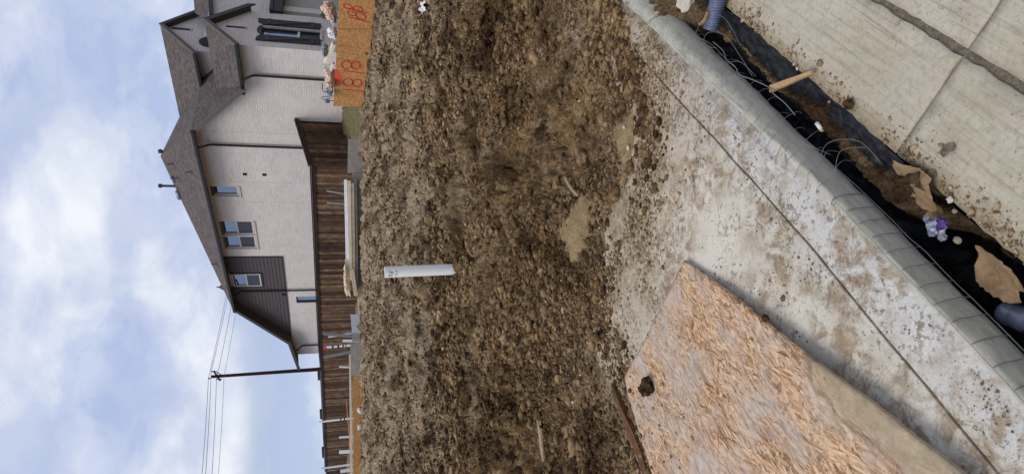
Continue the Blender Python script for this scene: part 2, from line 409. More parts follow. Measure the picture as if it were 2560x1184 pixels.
def m_osb_old(t):
    p, f, f2, g = m_osb(t)
    c = t.ramp(f2, [(.0, col(108, 80, 56)), (.2, col(162, 124, 92)), (.5, col(190, 154, 117)), (.75, col(205, 174, 136)), (1, col(220, 197, 166))])
    grey = t.ramp(t.noise(p, 5.2, 6, .62, .3), [(.42, 0), (.66, .85)])
    c = t.mix(grey, c, t.ramp(t.noise(p, 30, 5, .7), [(.3, col(158, 144, 130)), (.7, col(194, 182, 170))]))
    pink = t.ramp(t.noise(t.mapping(p, loc=(4, 4, 4)), 4.0, 5, .6), [(.50, 0), (.68, .25)])
    c = t.mix(pink, c, col(198, 160, 142))
    stain = t.math('MULTIPLY', t.attr('mud'), t.ramp(t.noise(p, 8, 5, .65), [(.30, .35), (.55, 1.0)]))
    c = t.mix(stain, c, t.ramp(t.noise(p, 14, 5, .7), [(.3, col(136, 120, 92)), (.7, col(174, 158, 130))]))
    rim = t.ramp(stain, [(.12, 0), (.30, .6), (.5, 0)])
    c = t.mix(rim, c, col(112, 92, 68))
    ln = t.noise(t.mapping(t.mapping(p, rot=(0, 0, OA+.1)), (1.6, 13, 13)), 1.6, 3, .5, .3)
    c = t.mix(t.math('MULTIPLY', t.math('SUBTRACT', 1.0, stain, clamp=True), t.ramp(ln, [(.478, 0), (.492, .5), (.506, .5), (.52, 0)])), c, t.mix(1.0, c, col(176, 160, 146), 'MULTIPLY'))
    sp = t.ramp(t.voro(p, 26), [(.06, 1), (.11, 0)])
    c = t.mix(t.math('MULTIPLY', sp, t.ramp(t.noise(p, 7, 3), [(.42, 0), (.56, .9)])), c, col(98, 74, 54))
    c = t.mix(t.ramp(t.noise(p, 12, 6, .7, .5), [(.56, 0), (.70, .6)]), c, col(148, 122, 98))
    dk = t.ramp(t.noise(t.mapping(t.mapping(p, rot=(0, 0, OA)), (1, 3, 1)), 20, 5, .75), [(.30, .85), (.38, 0)])
    c = t.mix(dk, c, col(120, 88, 66))
    h = t.math('ADD', t.math('MULTIPLY', f, .8), t.math('MULTIPLY', g, .5))
    return dict(color=c, rough=.85, spec=.2, normal=t.bump(h, .45, .004))
material('osb_old', m_osb_old)
def m_osb_form(t):
    p = t.obj()
    f = t.noise(t.mapping(p, (3, 3, 9)), 3.0, 6, .65, .6)
    s = t.sep(t.voro(t.mapping(p, (1, 1, 3.5)), 14, out='Color'))[0]
    c = t.ramp(t.math('ADD', t.math('MULTIPLY', f, .6), t.math('MULTIPLY', s, .4)), [(.2, col(142, 96, 52)), (.45, col(172, 122, 70)), (.62, col(186, 138, 84)), (.8, col(204, 160, 106))])
    c = t.mix(t.ramp(t.noise(p, 2.5, 5, .6), [(.55, 0), (.75, .5)]), c, col(150, 106, 62))
    return dict(color=c, rough=.8, normal=t.bump(f, .3, .006))
material('osb_form', m_osb_form)
def wood(name, stops, sc=(1, 1, 12), rough=.8):
    def fn(t):
        p = t.obj()
        g = t.noise(t.mapping(p, sc), 3.0, 5, .65, .4)
        f = t.math('ADD', t.math('ADD', t.math('MULTIPLY', g, .65), t.math('MULTIPLY', t.attr('rnd'), .35)), t.math('MULTIPLY', t.math('SUBTRACT', t.noise(p, 3.1, 6, .7, .5), .5), .55))
        return dict(color=t.ramp(f, stops), rough=rough, spec=.2, normal=t.bump(g, .4, .003))
    material(name, fn)
wood('fence_wood', [(.26, col(38, 27, 20)), (.44, col(72, 53, 40)), (.60, col(92, 70, 53)), (.78, col(150, 122, 94))], (16, 16, 1.1))
wood('fence_dark', [(.25, col(36, 26, 24)), (.5, col(58, 42, 36)), (.8, col(80, 60, 50))], (9, 9, .7))
wood('fence_cap', [(.2, col(44, 34, 32)), (.8, col(70, 54, 48))], (1, 1, 6))
wood('lumber', [(.2, col(168, 146, 118)), (.5, col(206, 188, 160)), (.85, col(230, 218, 198))], (2, 2, 10))
wood('lumber_grey', [(.2, col(112, 104, 92)), (.5, col(150, 143, 131)), (.85, col(184, 178, 166))], (2, 2, 10))
wood('stake_grey', [(.2, col(112, 116, 112)), (.8, col(158, 162, 158))], (4, 4, 1))
wood('stake_white', [(.2, col(206, 208, 208)), (.8, col(236, 238, 238))], (4, 4, 1))
wood('splinter', [(.2, col(106, 80, 54)), (.5, col(150, 118, 82)), (.8, col(184, 154, 114))], (30, 30, 30))
wood('old_wood', [(.2, col(54, 36, 24)), (.5, col(96, 66, 44)), (.8, col(134, 98, 68))], (14, 14, 14), .9)
wood('pale_wood', [(.2, col(170, 150, 128)), (.8, col(220, 206, 186))], (10, 10, 10))
wood('dull_wood', [(.2, col(92, 74, 54)), (.5, col(128, 108, 82)), (.8, col(164, 144, 114))], (10, 10, 10))
wood('pole_wood', [(.2, col(30, 22, 20)), (.8, col(54, 40, 34))], (8, 8, .6))
def flat(name, c, rough=.6, spec=.3, metal=0.0, nscale=20, var=.12, bump=.1):
    def fn(t):
        p = t.obj(); n = t.noise(p, nscale, 4, .6)
        a = tuple(x*(1-var) for x in c[:3])+(1,); b = tuple(min(1, x*(1+var)) for x in c[:3])+(1,)
        return dict(color=t.mix(n, a, b), rough=rough, spec=spec, metal=metal, normal=t.bump(n, bump, .004))
    return material(name, fn)
flat('trim', col(58, 52, 52), .5); flat('trim_dark', col(38, 35, 37), .45)
flat('fascia', col(92, 86, 82), .6); flat('soffit', col(74, 66, 62), .7)
flat('downspout', col(34, 30, 30), .4); flat('black_hole', col(14, 12, 12), .9)
flat('pipe_dark', col(60, 58, 60), .5); flat('vent_metal', col(120, 134, 150), .35, .5, .5)
flat('frame_white', col(206, 198, 190), .5); flat('sill', col(196, 184, 174), .8); flat('frame_dark', col(40, 38, 42), .5)
flat('stucco', col(176, 170, 160), .9, nscale=60); flat('stucco_light', col(206, 202, 192), .9, nscale=60)
flat('shutter', col(50, 46, 48), .6)
flat('pvc', col(240, 238, 230), .35, .5, nscale=9, var=.04, bump=.03); flat('pvc_in', col(40, 38, 36), .8)
flat('ink', col(66, 70, 78), .7); flat('red_paint', col(186, 36, 34), .6); flat('orange_tape', col(206, 128, 84), .7); flat('pink_tip', col(236, 60, 96), .5)
flat('red_smear', col(204, 80, 58), .7, nscale=40, var=.3)
flat('stud_line_dark', col(96, 70, 40), .8); flat('black_paint', col(24, 24, 26), .5)
flat('white_paper', col(214, 210, 202), .7, nscale=60); flat('tan_rag', col(206, 176, 154), .9, nscale=30, var=.25)
flat('blue_plastic', col(92, 120, 150), .35, .5); flat('blue_pipe', col(92, 100, 124), .45, .5, nscale=14, var=.2)
flat('wire', col(118, 120, 116), .5, .4, .15, 60, .3); flat('cable', col(150, 140, 140), .6)
flat('insulator', col(90, 84, 84), .4)
flat('weed', col(92, 112, 48), .7, nscale=14, var=.35); flat('scrap_concrete', col(182, 172, 158), .9, nscale=30, var=.15, bump=.5)
flat('purple_print', col(66, 40, 104), .4, .5, nscale=40, var=.5)
flat('metal_sheet', col(186, 192, 196), .4, .5, .4)
def m_black(t):
    p = t.pos(); n = t.noise(p, 11, 5, .65, .4); n2 = t.noise(p, 45, 5, .7)
    c = t.mix(t.ramp(n2, [(.50, 0), (.78, .35)]), col(16, 17, 22), col(92, 86, 78))
    return dict(color=c, rough=t.ramp(n2, [(.3, .30), (.6, .62)]), spec=.4, normal=t.bump(t.math('ADD', n, t.math('MULTIPLY', n2, .3)), .5, .02))
material('black_plastic', m_black)
def m_paper(t):
    p = t.obj(); n = t.noise(p, 12, 5, .65); v_ = t.noise(p, 60, 4, .7)
    c = t.ramp(n, [(.3, col(112, 90, 66)), (.55, col(140, 115, 86)), (.8, col(160, 135, 104))])
    c = t.mix(t.ramp(v_, [(.55, 0), (.7, .5)]), c, col(120, 104, 84))
    return dict(color=c, rough=.85, spec=.15, normal=t.bump(n, .3, .01))
material('brown_paper', m_paper)
def m_wrap(t):
    p = t.obj(); n = t.noise(p, 30, 3, .6)
    f = t.ramp(n, [(.44, 0), (.5, 1)])
    return dict(color=t.mix(f, col(98, 106, 128), col(150, 152, 162)), rough=.25, spec=.5)
material('wrapper', m_wrap)
def m_bottle(t):
    return dict(color=t.mix(t.noise(t.obj(), 30, 3), col(92, 98, 112), col(136, 144, 160)), rough=.12, spec=.6, trans=.35)
material('bottle_plastic', m_bottle)
def m_brick(t):
    p = t.obj(); s = t.sep(p)
    q = t.comb(t.math('ADD', s[0], s[1]), s[2], 0.0)
    b = t.new('ShaderNodeTexBrick', offset=.5, squash=1.0)
    t.put(b.inputs['Vector'], q)
    b.inputs['Scale'].default_value = 1.0; b.inputs['Brick Width'].default_value = .25; b.inputs['Row Height'].default_value = .078
    b.inputs['Mortar Size'].default_value = .009; b.inputs['Mortar Smooth'].default_value = .3; b.inputs['Bias'].default_value = .0
    b.inputs['Color1'].default_value = col(217, 208, 201); b.inputs['Color2'].default_value = col(203, 193, 186); b.inputs['Mortar'].default_value = col(196, 182, 175)
    n = t.noise(p, 1.1, 5, .6); n2 = t.noise(p, 18, 4, .7)
    c = t.mix(t.ramp(n, [(.35, 0), (.7, .6)]), b.outputs['Color'], col(222, 216, 212))
    c = t.mix(t.ramp(n2, [(.3, .4), (.5, 0)]), c, t.mix(1.0, c, col(214, 200, 192), 'MULTIPLY'))
    ln = t.math('ABSOLUTE', t.math('SUBTRACT', s[0], -6.35))
    return dict(color=c, rough=.9, spec=.15, normal=t.bump(t.math('ADD', t.math('MULTIPLY', b.outputs['Fac'], -1), t.math('MULTIPLY', n2, .4)), .6, .012))
material('brick', m_brick)
def m_roof(t):
    p = t.obj(); s = t.sep(p)
    q = t.comb(t.math('ADD', s[0], s[1]), t.math('MULTIPLY', s[2], 1.4), 0.0)
    b = t.new('ShaderNodeTexBrick', offset=.37)
    t.put(b.inputs['Vector'], q); b.inputs['Scale'].default_value = 1.0
    b.inputs['Brick Width'].default_value = .24; b.inputs['Row Height'].default_value = .15; b.inputs['Mortar Size'].default_value = .008
    b.inputs['Color1'].default_value = col(98, 88, 83); b.inputs['Color2'].default_value = col(64, 57, 56); b.inputs['Mortar'].default_value = col(48, 43, 42)
    n = t.noise(t.mapping(p, (1, 1, 2)), 7, 5, .7, .4)
    c = t.mix(t.ramp(n, [(.35, 0), (.65, .75)]), b.outputs['Color'], col(108, 98, 93))
    return dict(color=c, rough=.92, spec=.15, normal=t.bump(t.math('ADD', t.math('MULTIPLY', b.outputs['Fac'], -.8), n), .6, .02))
material('shingles', m_roof)
flat('siding', col(78, 71, 71), .7, nscale=8, var=.1)
def m_glass(t): return dict(color=col(128, 142, 158), rough=.05, spec=.8, metal=.8, normal=t.bump(t.noise(t.obj(), 1.6, 2), .06, .02))
material('glass', m_glass)
def m_glass_dark(t): return dict(color=col(44, 52, 64), rough=.35, spec=.5)
material('glass_screen', m_glass_dark)

# ------------------------------------------------------------------ the house frame
HP0 = np.array([0, 30.0, 0]); HAX = np.array([-.616, .788, 0]); HAX /= np.linalg.norm(HAX); HAY = np.array([-HAX[1], HAX[0], 0])
def hloc(p):
    q = np.array(p)-HP0; return np.array([q@HAX, q@HAY, p[2]])
def hinv(l): return HP0+HAX*l[0]+HAY*l[1]+np.array([0, 0, l[2]])
def HY(x, y, off=0.0): return hloc(PLN(x, y, HP0+HAY*off, HAY))
def HX(x, y, s): return hloc(PLN(x, y, HP0+HAX*s, HAX))

# ------------------------------------------------------------------ ground height
BND = [tuple(G(*q)[:2]) for q in [(1490, -90), (1528, -20), (1568, 100), (1606, 200), (1626, 300), (1612, 400), (1588, 480), (1572, 560), (1540, 640), (1506, 720), (1498, 790), (1522, 870), (1560, 935), (1590, 1000), (1640, 1120), (1690, 1300), (1760, 1500)]]
DIRT = BND+[(-60, BND[-1][1]-3), (-700, 0), (-700, 700), (700, 700), (60, 52)]
MUDS = [[tuple(G(x, y, .07)[:2]) for x, y in q] for q in (
    [(1512, 320), (1520, 300), (1545, 262), (1570, 255), (1562, 300), (1568, 340), (1558, 385), (1545, 420), (1532, 425), (1530, 380), (1514, 350)],
    [(1450, 478), (1466, 500), (1462, 560), (1452, 610), (1436, 655), (1424, 650), (1408, 610), (1396, 585), (1402, 555), (1425, 520)],
    [(1575, 600), (1600, 640), (1570, 690), (1545, 650)])]
ZB = np.array([(-5, 0), (0, 0), (2.4, .02), (3.2, .045), (4.5, .11), (6.3, .20), (6.85, .20), (7.35, .07), (8.3, .10), (12, .31), (15.4, .49), (20, .61), (22.5, .45), (60, .45), (900, .4)])
def base_h(X, Y):
    wob = .35*fbm(X*.5, X*0+3.3, 2, 41)
    Yk = Y-wob*sst(5.2, 6.6, Y)*(1-sst(9, 12, Y))
    z = np.interp(Yk, ZB[:, 0], ZB[:, 1])
    q = (X-HP0[0])*HAY[0]+(Y-HP0[1])*HAY[1]
    k = 1-sst(0.0, 2.9, q)
    k = k*sst(16, 20, Y)
    return z*(1-k)+1.2*k
def gh(X, Y, detail=True):
    X = np.asarray(X, float); Y = np.asarray(Y, float)
    ins = inpoly(X, Y, DIRT); sdist = segdist(X, Y, BND, False); sdv = np.where(ins, sdist, -sdist)
    z = base_h(X, Y)
    edge = sst(-.12, .42, sdv+.07*fbm(X*4, Y*4, 3, 3))
    amp = 0.30+.70*sst(.15, 1.0, sdv+.3*fbm(X*1.5, Y*1.5, 2, 66))
    mud = np.zeros(np.shape(X))
    for P in MUDS:
        dd = segdist(X, Y, P)+.0; mm = np.where(inpoly(X, Y, P), dd, -dd)+.045*fbm(X*14, Y*14, 4, 77, .6)
        mud = np.maximum(mud, sst(-.008, .026, mm))
    nz = 0
    if detail:
        farf = 1-sst(16, 24, Y)*.6
        wx = X+.05*fbm(X*5, Y*5, 3, 8); wy = Y+.05*fbm(X*5, Y*5, 3, 9)
        wx2 = X+.016*fbm(X*22, Y*22, 2, 18); wy2 = Y+.016*fbm(X*22, Y*22, 2, 19)
        patch = sst(-.30, .40, fbm(X*.6, Y*.6, 3, 61)); ridge = np.exp(-((Y-7.5)/.8)**2)
        rough = .35+.85*patch+1.5*ridge+.45*sst(8, 12, Y)
        fineb = .7+.6*sst(-.3, .5, fbm(X*1.3+5, Y*1.3, 3, 67))
        nz = (.062*fbm(X*1.1, Y*1.1, 4, 11)+.085*rough*(facets(wx*1.7, wy*2.5, 1)-.3)+.066*rough*(facets(wx*4.6, wy*5.8, 2)-.3)
              +.034*fineb*(facets(wx2*12, wy2*15, 3)-.3)+.014*fineb*(facets(wx2*34, wy2*38, 4)-.3)+.012*fbm(X*11, Y*11, 4, 23, .6))*farf
        nz = nz+.10*np.exp(-((Y-19.5)/.35)**2)*(.3+fbm(X*1.6, Y*1.2, 3, 99))
    z = z+nz*amp*(1-.80*mud)+mud*.006
    z = -.05+(z+.05)*edge+(1-edge)*0
    # below the pavement, the trench and the street
    n = X*NA[0]+Y*NA[1]
    z = np.where(ins & (sdv > .22) & (n > -6.4), np.maximum(z, .010+.006*fbm(X*9, Y*9, 2, 58)), z)
    low = sst(-1.45, -1.15, n)*(1-sst(9, 12, n))
    z = np.where(ins, z, np.minimum(z, -.05)*(1-low)-.6*low)
    return z, mud, sdv
def gz(x, y): return float(gh(np.array([x]), np.array([y]))[0][0])
def Gd(x, y):
    """point of the soil seen at a pixel"""
    z = .1
    for _ in range(12):
        p = G(x, y, z); z = .5*z+.5*float(gh(p[:1], p[1:2])[0][0])
    return G(x, y, z)

def make_ground():
    ys = [0.25]
    while ys[-1] < 45: ys.append(ys[-1]*(1.0021 if 2.3 < ys[-1] < 24 else 1.02))
    while ys[-1] < 900: ys.append(ys[-1]*1.12)
    ys = np.array(ys)
    a = np.linspace(-.50, .50, 760); side = .52+np.cumsum(np.linspace(.004, .09, 22))
    xs = np.concatenate([-side[::-1], a, side])
    Yg, Ag = np.meshgrid(ys, xs, indexing='ij')
    X = Ag*(Yg+.15); Y = Yg
    X = X.ravel(); Y = Y.ravel()
    z, mud, sdv = gh(X, Y)
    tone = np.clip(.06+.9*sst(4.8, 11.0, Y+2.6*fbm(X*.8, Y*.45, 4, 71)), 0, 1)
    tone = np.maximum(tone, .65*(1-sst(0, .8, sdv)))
    q = (X-HP0[0])*HAY[0]+(Y-HP0[1])*HAY[1]
    grass = (1-sst(2.0, 3.6, q+.4*fbm(X, Y, 2, 5)))*sst(17.5, 19, Y)
    ny, nx = len(ys), len(xs)
    idx = np.arange(ny*nx).reshape(ny, nx)
    F = np.stack([idx[:-1, :-1], idx[:-1, 1:], idx[1:, 1:], idx[1:, :-1]], -1).reshape(-1, 4)
    me = bpy.data.meshes.new('ground')
    me.vertices.add(len(X)); me.vertices.foreach_set('co', np.stack([X, Y, z], 1).ravel())
    me.loops.add(F.size); me.loops.foreach_set('vertex_index', F.ravel().astype(np.int32))
    me.polygons.add(len(F)); me.polygons.foreach_set('loop_start', np.arange(0, F.size, 4, dtype=np.int32))
    me.update(calc_edges=True)
    damp = np.zeros(X.shape)
    for x_, y_, r_ in ((1515, 655, .22), (1470, 690, .25), (1548, 600, .12), (1470, 440, .2), (1110, 640, .8), (1400, 880, .3), (1620, 200, .2)):
        p = G(x_, y_, .08); damp = np.maximum(damp, 1-sst(.3, 1.1, np.hypot(X-p[0], (Y-p[1])*.8)/r_+.45*fbm(X*7, Y*7, 3, 31)))
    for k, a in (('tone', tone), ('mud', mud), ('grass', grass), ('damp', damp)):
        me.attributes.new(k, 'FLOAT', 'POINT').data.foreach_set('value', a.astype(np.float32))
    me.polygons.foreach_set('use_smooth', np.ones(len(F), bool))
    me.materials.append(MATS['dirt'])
    o = bpy.data.objects.new('ground', me); C.objects.link(o); tag(o, kind='structure')
make_ground()
# land behind the viewer, so that the ground goes all the way round
MB().poly([(-700, -700, -.62), (700, -700, -.62), (700, 30, -.62), (-700, 30, -.62)]).build('far_ground', 'joint_dirt')['kind'] = 'structure'

# ------------------------------------------------------------------ pavement (kerb slab), street, trench
def sn(s, n, z): return (SA[0]*s+NA[0]*n, SA[1]*s+NA[1]*n, z)
def tosn(p): return (p[0]*SA[0]+p[1]*SA[1], p[0]*NA[0]+p[1]*NA[1])
NOSE = -.925
def bend(s): return np.interp(s, [-3, 1.15, 1.6, 2.0, 2.5, 3.2, 7], [0, 0, -.016, -.036, -.062, -.10, -.33])
def make_slab(name, s0, s1, joint_end):
    prof = [(-6, -.004, 0), (-3.2, 0, 0), (-2.2, 0, 0), (-1.6, 0, 0), (-1.3, 0, .2)]
    g = -1.100
    prof += [(g-.0052, 0, .5), (g-.0034, -.002, .5), (g-.0022, -.010, .5), (g+.0022, -.010, .5), (g+.0034, -.002, .5), (g+.0052, 0, .6)]
    prof += [(-1.05, .0, .9), (-1.01, -.001, 1), (-.99, -.002, 1)]
    for k in range(7):
        a = math.pi/2*k/6; r = .017
        prof.append((NOSE-r+r*math.sin(a), -.004-r+r*math.cos(a), 1))
    prof += [(NOSE+.002, -.05, 1), (NOSE+.003, -.07, 1), (NOSE+.003, -.095, 1), (NOSE+.002, -.122, 1), (NOSE-.006, -.128, 1), (-1.16, -.135, 1)]
    ns = int((s1-s0)/.012)
    ss = np.linspace(s0, s1, ns+1)
    pr = np.array(prof); S, I = np.meshgrid(ss, np.arange(len(pr)), indexing='ij')
    N = pr[I, 0]; Z = pr[I, 1].copy(); K = pr[I, 2]
    # towards the far end the arris opens out into a broad round
    op = sst(1.25, 2.1, S); kk = np.clip((N-(-1.02))/(.095), 0, 1)*(I <= 19)
    Z = Z-op*.030*kk**2*(I < 16); N = np.where((I >= 11) & (I < 20), N+op*(-.012)*(1-np.clip(-Z/.12, 0, 1)), N)
    N = N+bend(S)*np.where(pr[I, 0] > -3, 1, 0)*(1-.72*np.clip((-Z-.01)/.10, 0, 1)*(I >= 14))
    wob = .006*np.interp(ss, ss, fbm(ss*1.7, ss*0+2, 3, 5))[:, None]
    N = N+np.where(K > 0, 1, 0)*wob*np.where(I > 10, 1, .8)
    rough = .0025*fbm(S*9, I*.35+N*4, 3, 8)
    Z = Z+np.where(K < 1, rough*.6, 0); N = N+np.where(I > 15, rough*1.2, 0)
    if joint_end:       # rounded arris at the joint
        e = np.minimum(np.abs(S-s1), np.abs(S-s0)); k = np.clip(1-e/.02, 0, 1)**2*.014
        Z = Z-np.where(I < 20, k, 0); N = N-np.where(I >= 14, k, 0)
    X = SA[0]*S+NA[0]*N; Y = SA[1]*S+NA[1]*N
    ny, nx = S.shape; idx = np.arange(ny*nx).reshape(ny, nx)
    F = np.stack([idx[:-1, :-1], idx[1:, :-1], idx[1:, 1:], idx[:-1, 1:]], -1).reshape(-1, 4).tolist()
    F += [idx[0, :].tolist()[::-1], idx[-1, :].tolist()]
    X = X.ravel(); Y = Y.ravel()
    sdv = np.where(inpoly(X, Y, DIRT), 1, -1)*segdist(X, Y, BND, False)
    dirt = 1-sst(0, .75, -sdv)
    face = np.where((I.ravel() >= 17), 1.0, 0.0)*1.0
    face = np.maximum(face, np.interp(I.ravel(), [13, 14, 15, 16, 17], [0, .15, .4, .7, 1]))
    nose = np.where((I.ravel() >= 9), np.clip(K.ravel(), 0, 1), 0)*(1-.25*dirt)
    V = np.stack([X, Y, Z.ravel()], 1)
    o = raw(name, V, F, 'slab', smooth=True, attrs={'dirt': dirt, 'face': face, 'nose': nose, 'groove': np.interp(I.ravel(), [5.4, 6.3, 7, 8, 8.7, 9.6], [0, .8, 1, 1, .8, 0])})
    tag(o, kind='structure'); return o
SJ = tosn(G(1613, 54))[0]-.0
make_slab('pavement', -2.6, SJ-.004, True)
make_slab('pavement', SJ+.004, 7.0, True)

def cdt_plate(name, outline, zf, thick, cell, mat, parent=None, smooth=True, jit=0.0, org=None, attrf=None, holes=None):
    """a sheet with real thickness over any outline (x, y); zf(x, y) is the height of its upper face"""
    O = np.array([p[:2] for p in outline], float); per = []
    n = len(O)
    rg = np.random.RandomState(len(name)+n)
    for i in range(n):
        a, b = O[i], O[(i+1) % n]; L = np.linalg.norm(b-a); k = max(1, int(L/cell))
        for j in range(k):
            q = a+(b-a)*j/k
            if j and jit: q = q+rg.randn(2)*jit
            per.append(q)
    per = np.array(per); lo, hi = O.min(0), O.max(0)
    gx, gy = np.meshgrid(np.arange(lo[0], hi[0], cell), np.arange(lo[1], hi[1], cell))
    P = np.stack([gx.ravel(), gy.ravel()], 1)+rg.uniform(-.3, .3, (gx.size, 2))*cell
    k = inpoly(P[:, 0], P[:, 1], per) & (segdist(P[:, 0], P[:, 1], per) > cell*.5); P = P[k]
    allp = np.concatenate([per, P]); m_ = len(per)
    vs, es, fs = delaunay_2d_cdt([Vector(p) for p in allp], [], [list(range(m_))], 1, 1e-6)[:3]
    V = np.array([tuple(v_) for v_ in vs]); 
    Z = zf(V[:, 0], V[:, 1]); nv = len(V)
    top = np.column_stack([V, Z]); bot = np.column_stack([V, Z-thick])
    fs = [list(f) for f in fs]
    from collections import Counter
    cnt = {}
    for f in fs:
        for a, b in zip(f, f[1:]+f[:1]): cnt[(a, b)] = 1
    side = [(a, b) for (a, b) in cnt if (b, a) not in cnt]
    F = fs+[[i+nv for i in f[::-1]] for f in fs]+[[b, a, a+nv, b+nv] for a, b in side]
    at = None
    if attrf is not None:
        at = {k_: np.concatenate([a_, a_]) for k_, a_ in attrf(V[:, 0], V[:, 1]).items()}
    o = raw(name, np.concatenate([top, bot]), F, mat, parent, False, org, at)
    nf = len(fs)
    if smooth: o.data.polygons.foreach_set('use_smooth', [True]*nf+[False]*(len(F)-nf))
    return o
def snout(s0, s1, n0, n1): return [sn(s0, n0, 0)[:2], sn(s1, n0, 0)[:2], sn(s1, n1, 0)[:2], sn(s0, n1, 0)[:2]]
ZS = -.10
def street_z(x, y):
    return ZS+.0025*fbm(x*5, y*5, 3, 90)+.0012*fbm(x*30, y*30, 2, 91)
EDGE, JN, JS = -.752, -.444, 1.215
g1, g2 = .011, .0035
for (s0, s1, n0, n1, jt) in ((-1.4, JS-g2, EDGE, JN-g1, .0022), (JS+g2, 4.3, EDGE, JN-g1, .0022), (-1.4, JS-g2, JN+g1, 1.2, .0018), (JS+g2, 4.3, JN+g1, 1.2, .0018)):
    o = cdt_plate('street', snout(s0, s1, n1, n0)[::-1] if False else [sn(s0, n0, 0)[:2], sn(s0, n1, 0)[:2], sn(s1, n1, 0)[:2], sn(s1, n0, 0)[:2]][::-1], street_z, .16, .03, 'street', jit=jt)
    tag(o, kind='structure')
for (s0, s1, n0, n1) in ((-60, -1.41, EDGE, 9), (4.31, 90, EDGE, 9), (-1.41, 4.31, 1.21, 9)):
    b = MB(); b.prism([sn(s0, n0, ZS-.16), sn(s0, n1, ZS-.16), sn(s1, n1, ZS-.16), sn(s1, n0, ZS-.16)][::-1], (0, 0, .16)); b.build('street', 'street')['kind'] = 'structure'
jb = MB()
jb.prism([sn(-1.4, JN-.04, ZS-.03), sn(-1.4, JN+.04, ZS-.03), sn(4.3, JN+.04, ZS-.03), sn(4.3, JN-.04, ZS-.03)][::-1], (0, 0, .022))
jb.prism([sn(JS-.03, EDGE+.01, ZS-.032), sn(JS-.03, 1.2, ZS-.032), sn(JS+.03, 1.2, ZS-.032), sn(JS+.03, EDGE+.01, ZS-.032)][::-1], (0, 0, .022))
jb.build('joint_filler', 'joint_dirt')['kind'] = 'structure'

def sngrid(name, s0, s1, n0, n1, ds, dn, zf, mat, kind=None, thick=0, attr=None):
    ss = np.arange(s0, s1+ds/2, ds); nn = np.arange(n0, n1+dn/2, dn)
    S, N = np.meshgrid(ss, nn, indexing='ij'); Z = zf(S, N)
    X = SA[0]*S+NA[0]*N; Y = SA[1]*S+NA[1]*N
    idx = np.arange(S.size).reshape(S.shape)
    F = np.stack([idx[:-1, :-1], idx[1:, :-1], idx[1:, 1:], idx[:-1, 1:]], -1).reshape(-1, 4).tolist()
    V = np.stack([X.ravel(), Y.ravel(), Z.ravel()], 1)
    at = attr(S.ravel(), N.ravel()) if attr else None
    o = raw(name, V, F, mat, smooth=True, attrs=at)
    if kind: o['kind'] = kind
    if thick:
        mo = o.modifiers.new('solid', 'SOLIDIFY'); mo.thickness = thick
    return o
def bench_z(S, N):
    z = np.interp(N, [-1.15, -.945, -.915, -.885, -.84, -.79, -.757, -.72], [-.225, -.215, -.205, -.176, -.156, -.14, -.115, -.112])
    hole = (1-sst(1.0, 1.16, S+.05*fbm(N*9, S*5, 2, 3)))*(1-sst(-.80, -.765, N))
    return z-.22*hole
def soil_z(S, N):
    rise = sst(2.36, 2.75, S+.12*perlin(S*3, N*3, 4))
    lo = np.interp(S, [.9, 1.1, 1.3, 1.42, 1.6, 1.75, 1.9, 2.05, 2.25, 2.45], [-.90, -.92, -.910, -.897, -.880, -.878, -.893, -.882, -.872, -.90])
    hi = np.interp(S, [.96, 1.10, 1.18, 1.28, 1.46, 1.56, 1.70, 1.89, 2.12, 2.34, 2.45], [-.84, -.735, -.79, -.842, -.826, -.815, -.838, -.868, -.860, -.856, -.80])
    wv = .016*fbm(S*8, N*8, 3, 14)
    m_ = sst(-.016, .016, N-lo+wv)*(1-sst(-.02, .02, N-hi+wv))
    c = facets(S*22, N*22, 7); c2 = facets(S*55, N*55, 6)
    nz = .010*fbm(S*7, N*7, 4, 12)+.020*(c-.3)+.009*(c2-.3)
    z = bench_z(S, N)-.035+.062*m_+nz*(.4+.8*m_)+.035*np.exp(-((S-1.08)/.14)**2)*sst(-.92, -.86, N)
    return z*(1-rise)+(-.075+1.6*nz)*rise
sngrid('trench_soil', -1.4, 4.3, -1.12, -.72, .006, .006, soil_z, 'dirt', 'structure', attr=lambda S, N: {'tone': np.full(S.shape, .35), 'mud': np.full(S.shape, 0.0), 'grass': np.zeros(S.shape), 'damp': np.full(S.shape, .3)})
def plas_z(S, N):
    k = sst(-.92, -.88, N)
    fold = (.014*fbm(S*3.5+N*9, N*6, 4, 51)+.016*np.abs(fbm(S*9, N*16, 3, 52))-.004)*(.35+.65*k)
    return bench_z(S, N)+fold+.02*sst(1.9, 2.3, S)*sst(-.86, -.78, N)
o = sngrid('black_sheet', 1.04, 2.66, -1.10, -.757, .008, .006, plas_z, 'black_plastic', thick=.0008)
tag(o, 'black plastic sheet dusted with soil lining the trench beside the broad street slab', 'plastic sheet')
o = sngrid('black_sheet', -1.2, 1.03, -1.10, -.762, .010, .006, lambda S, N: bench_z(S, N)+.02*fbm(S*5, N*8, 3, 55), 'black_plastic', thick=.0008)  # near-black sheet laid in to give the shaded void its dark
tag(o, 'black sheet added to darken the deep void under the torn brown paper and the bottle', 'plastic sheet')
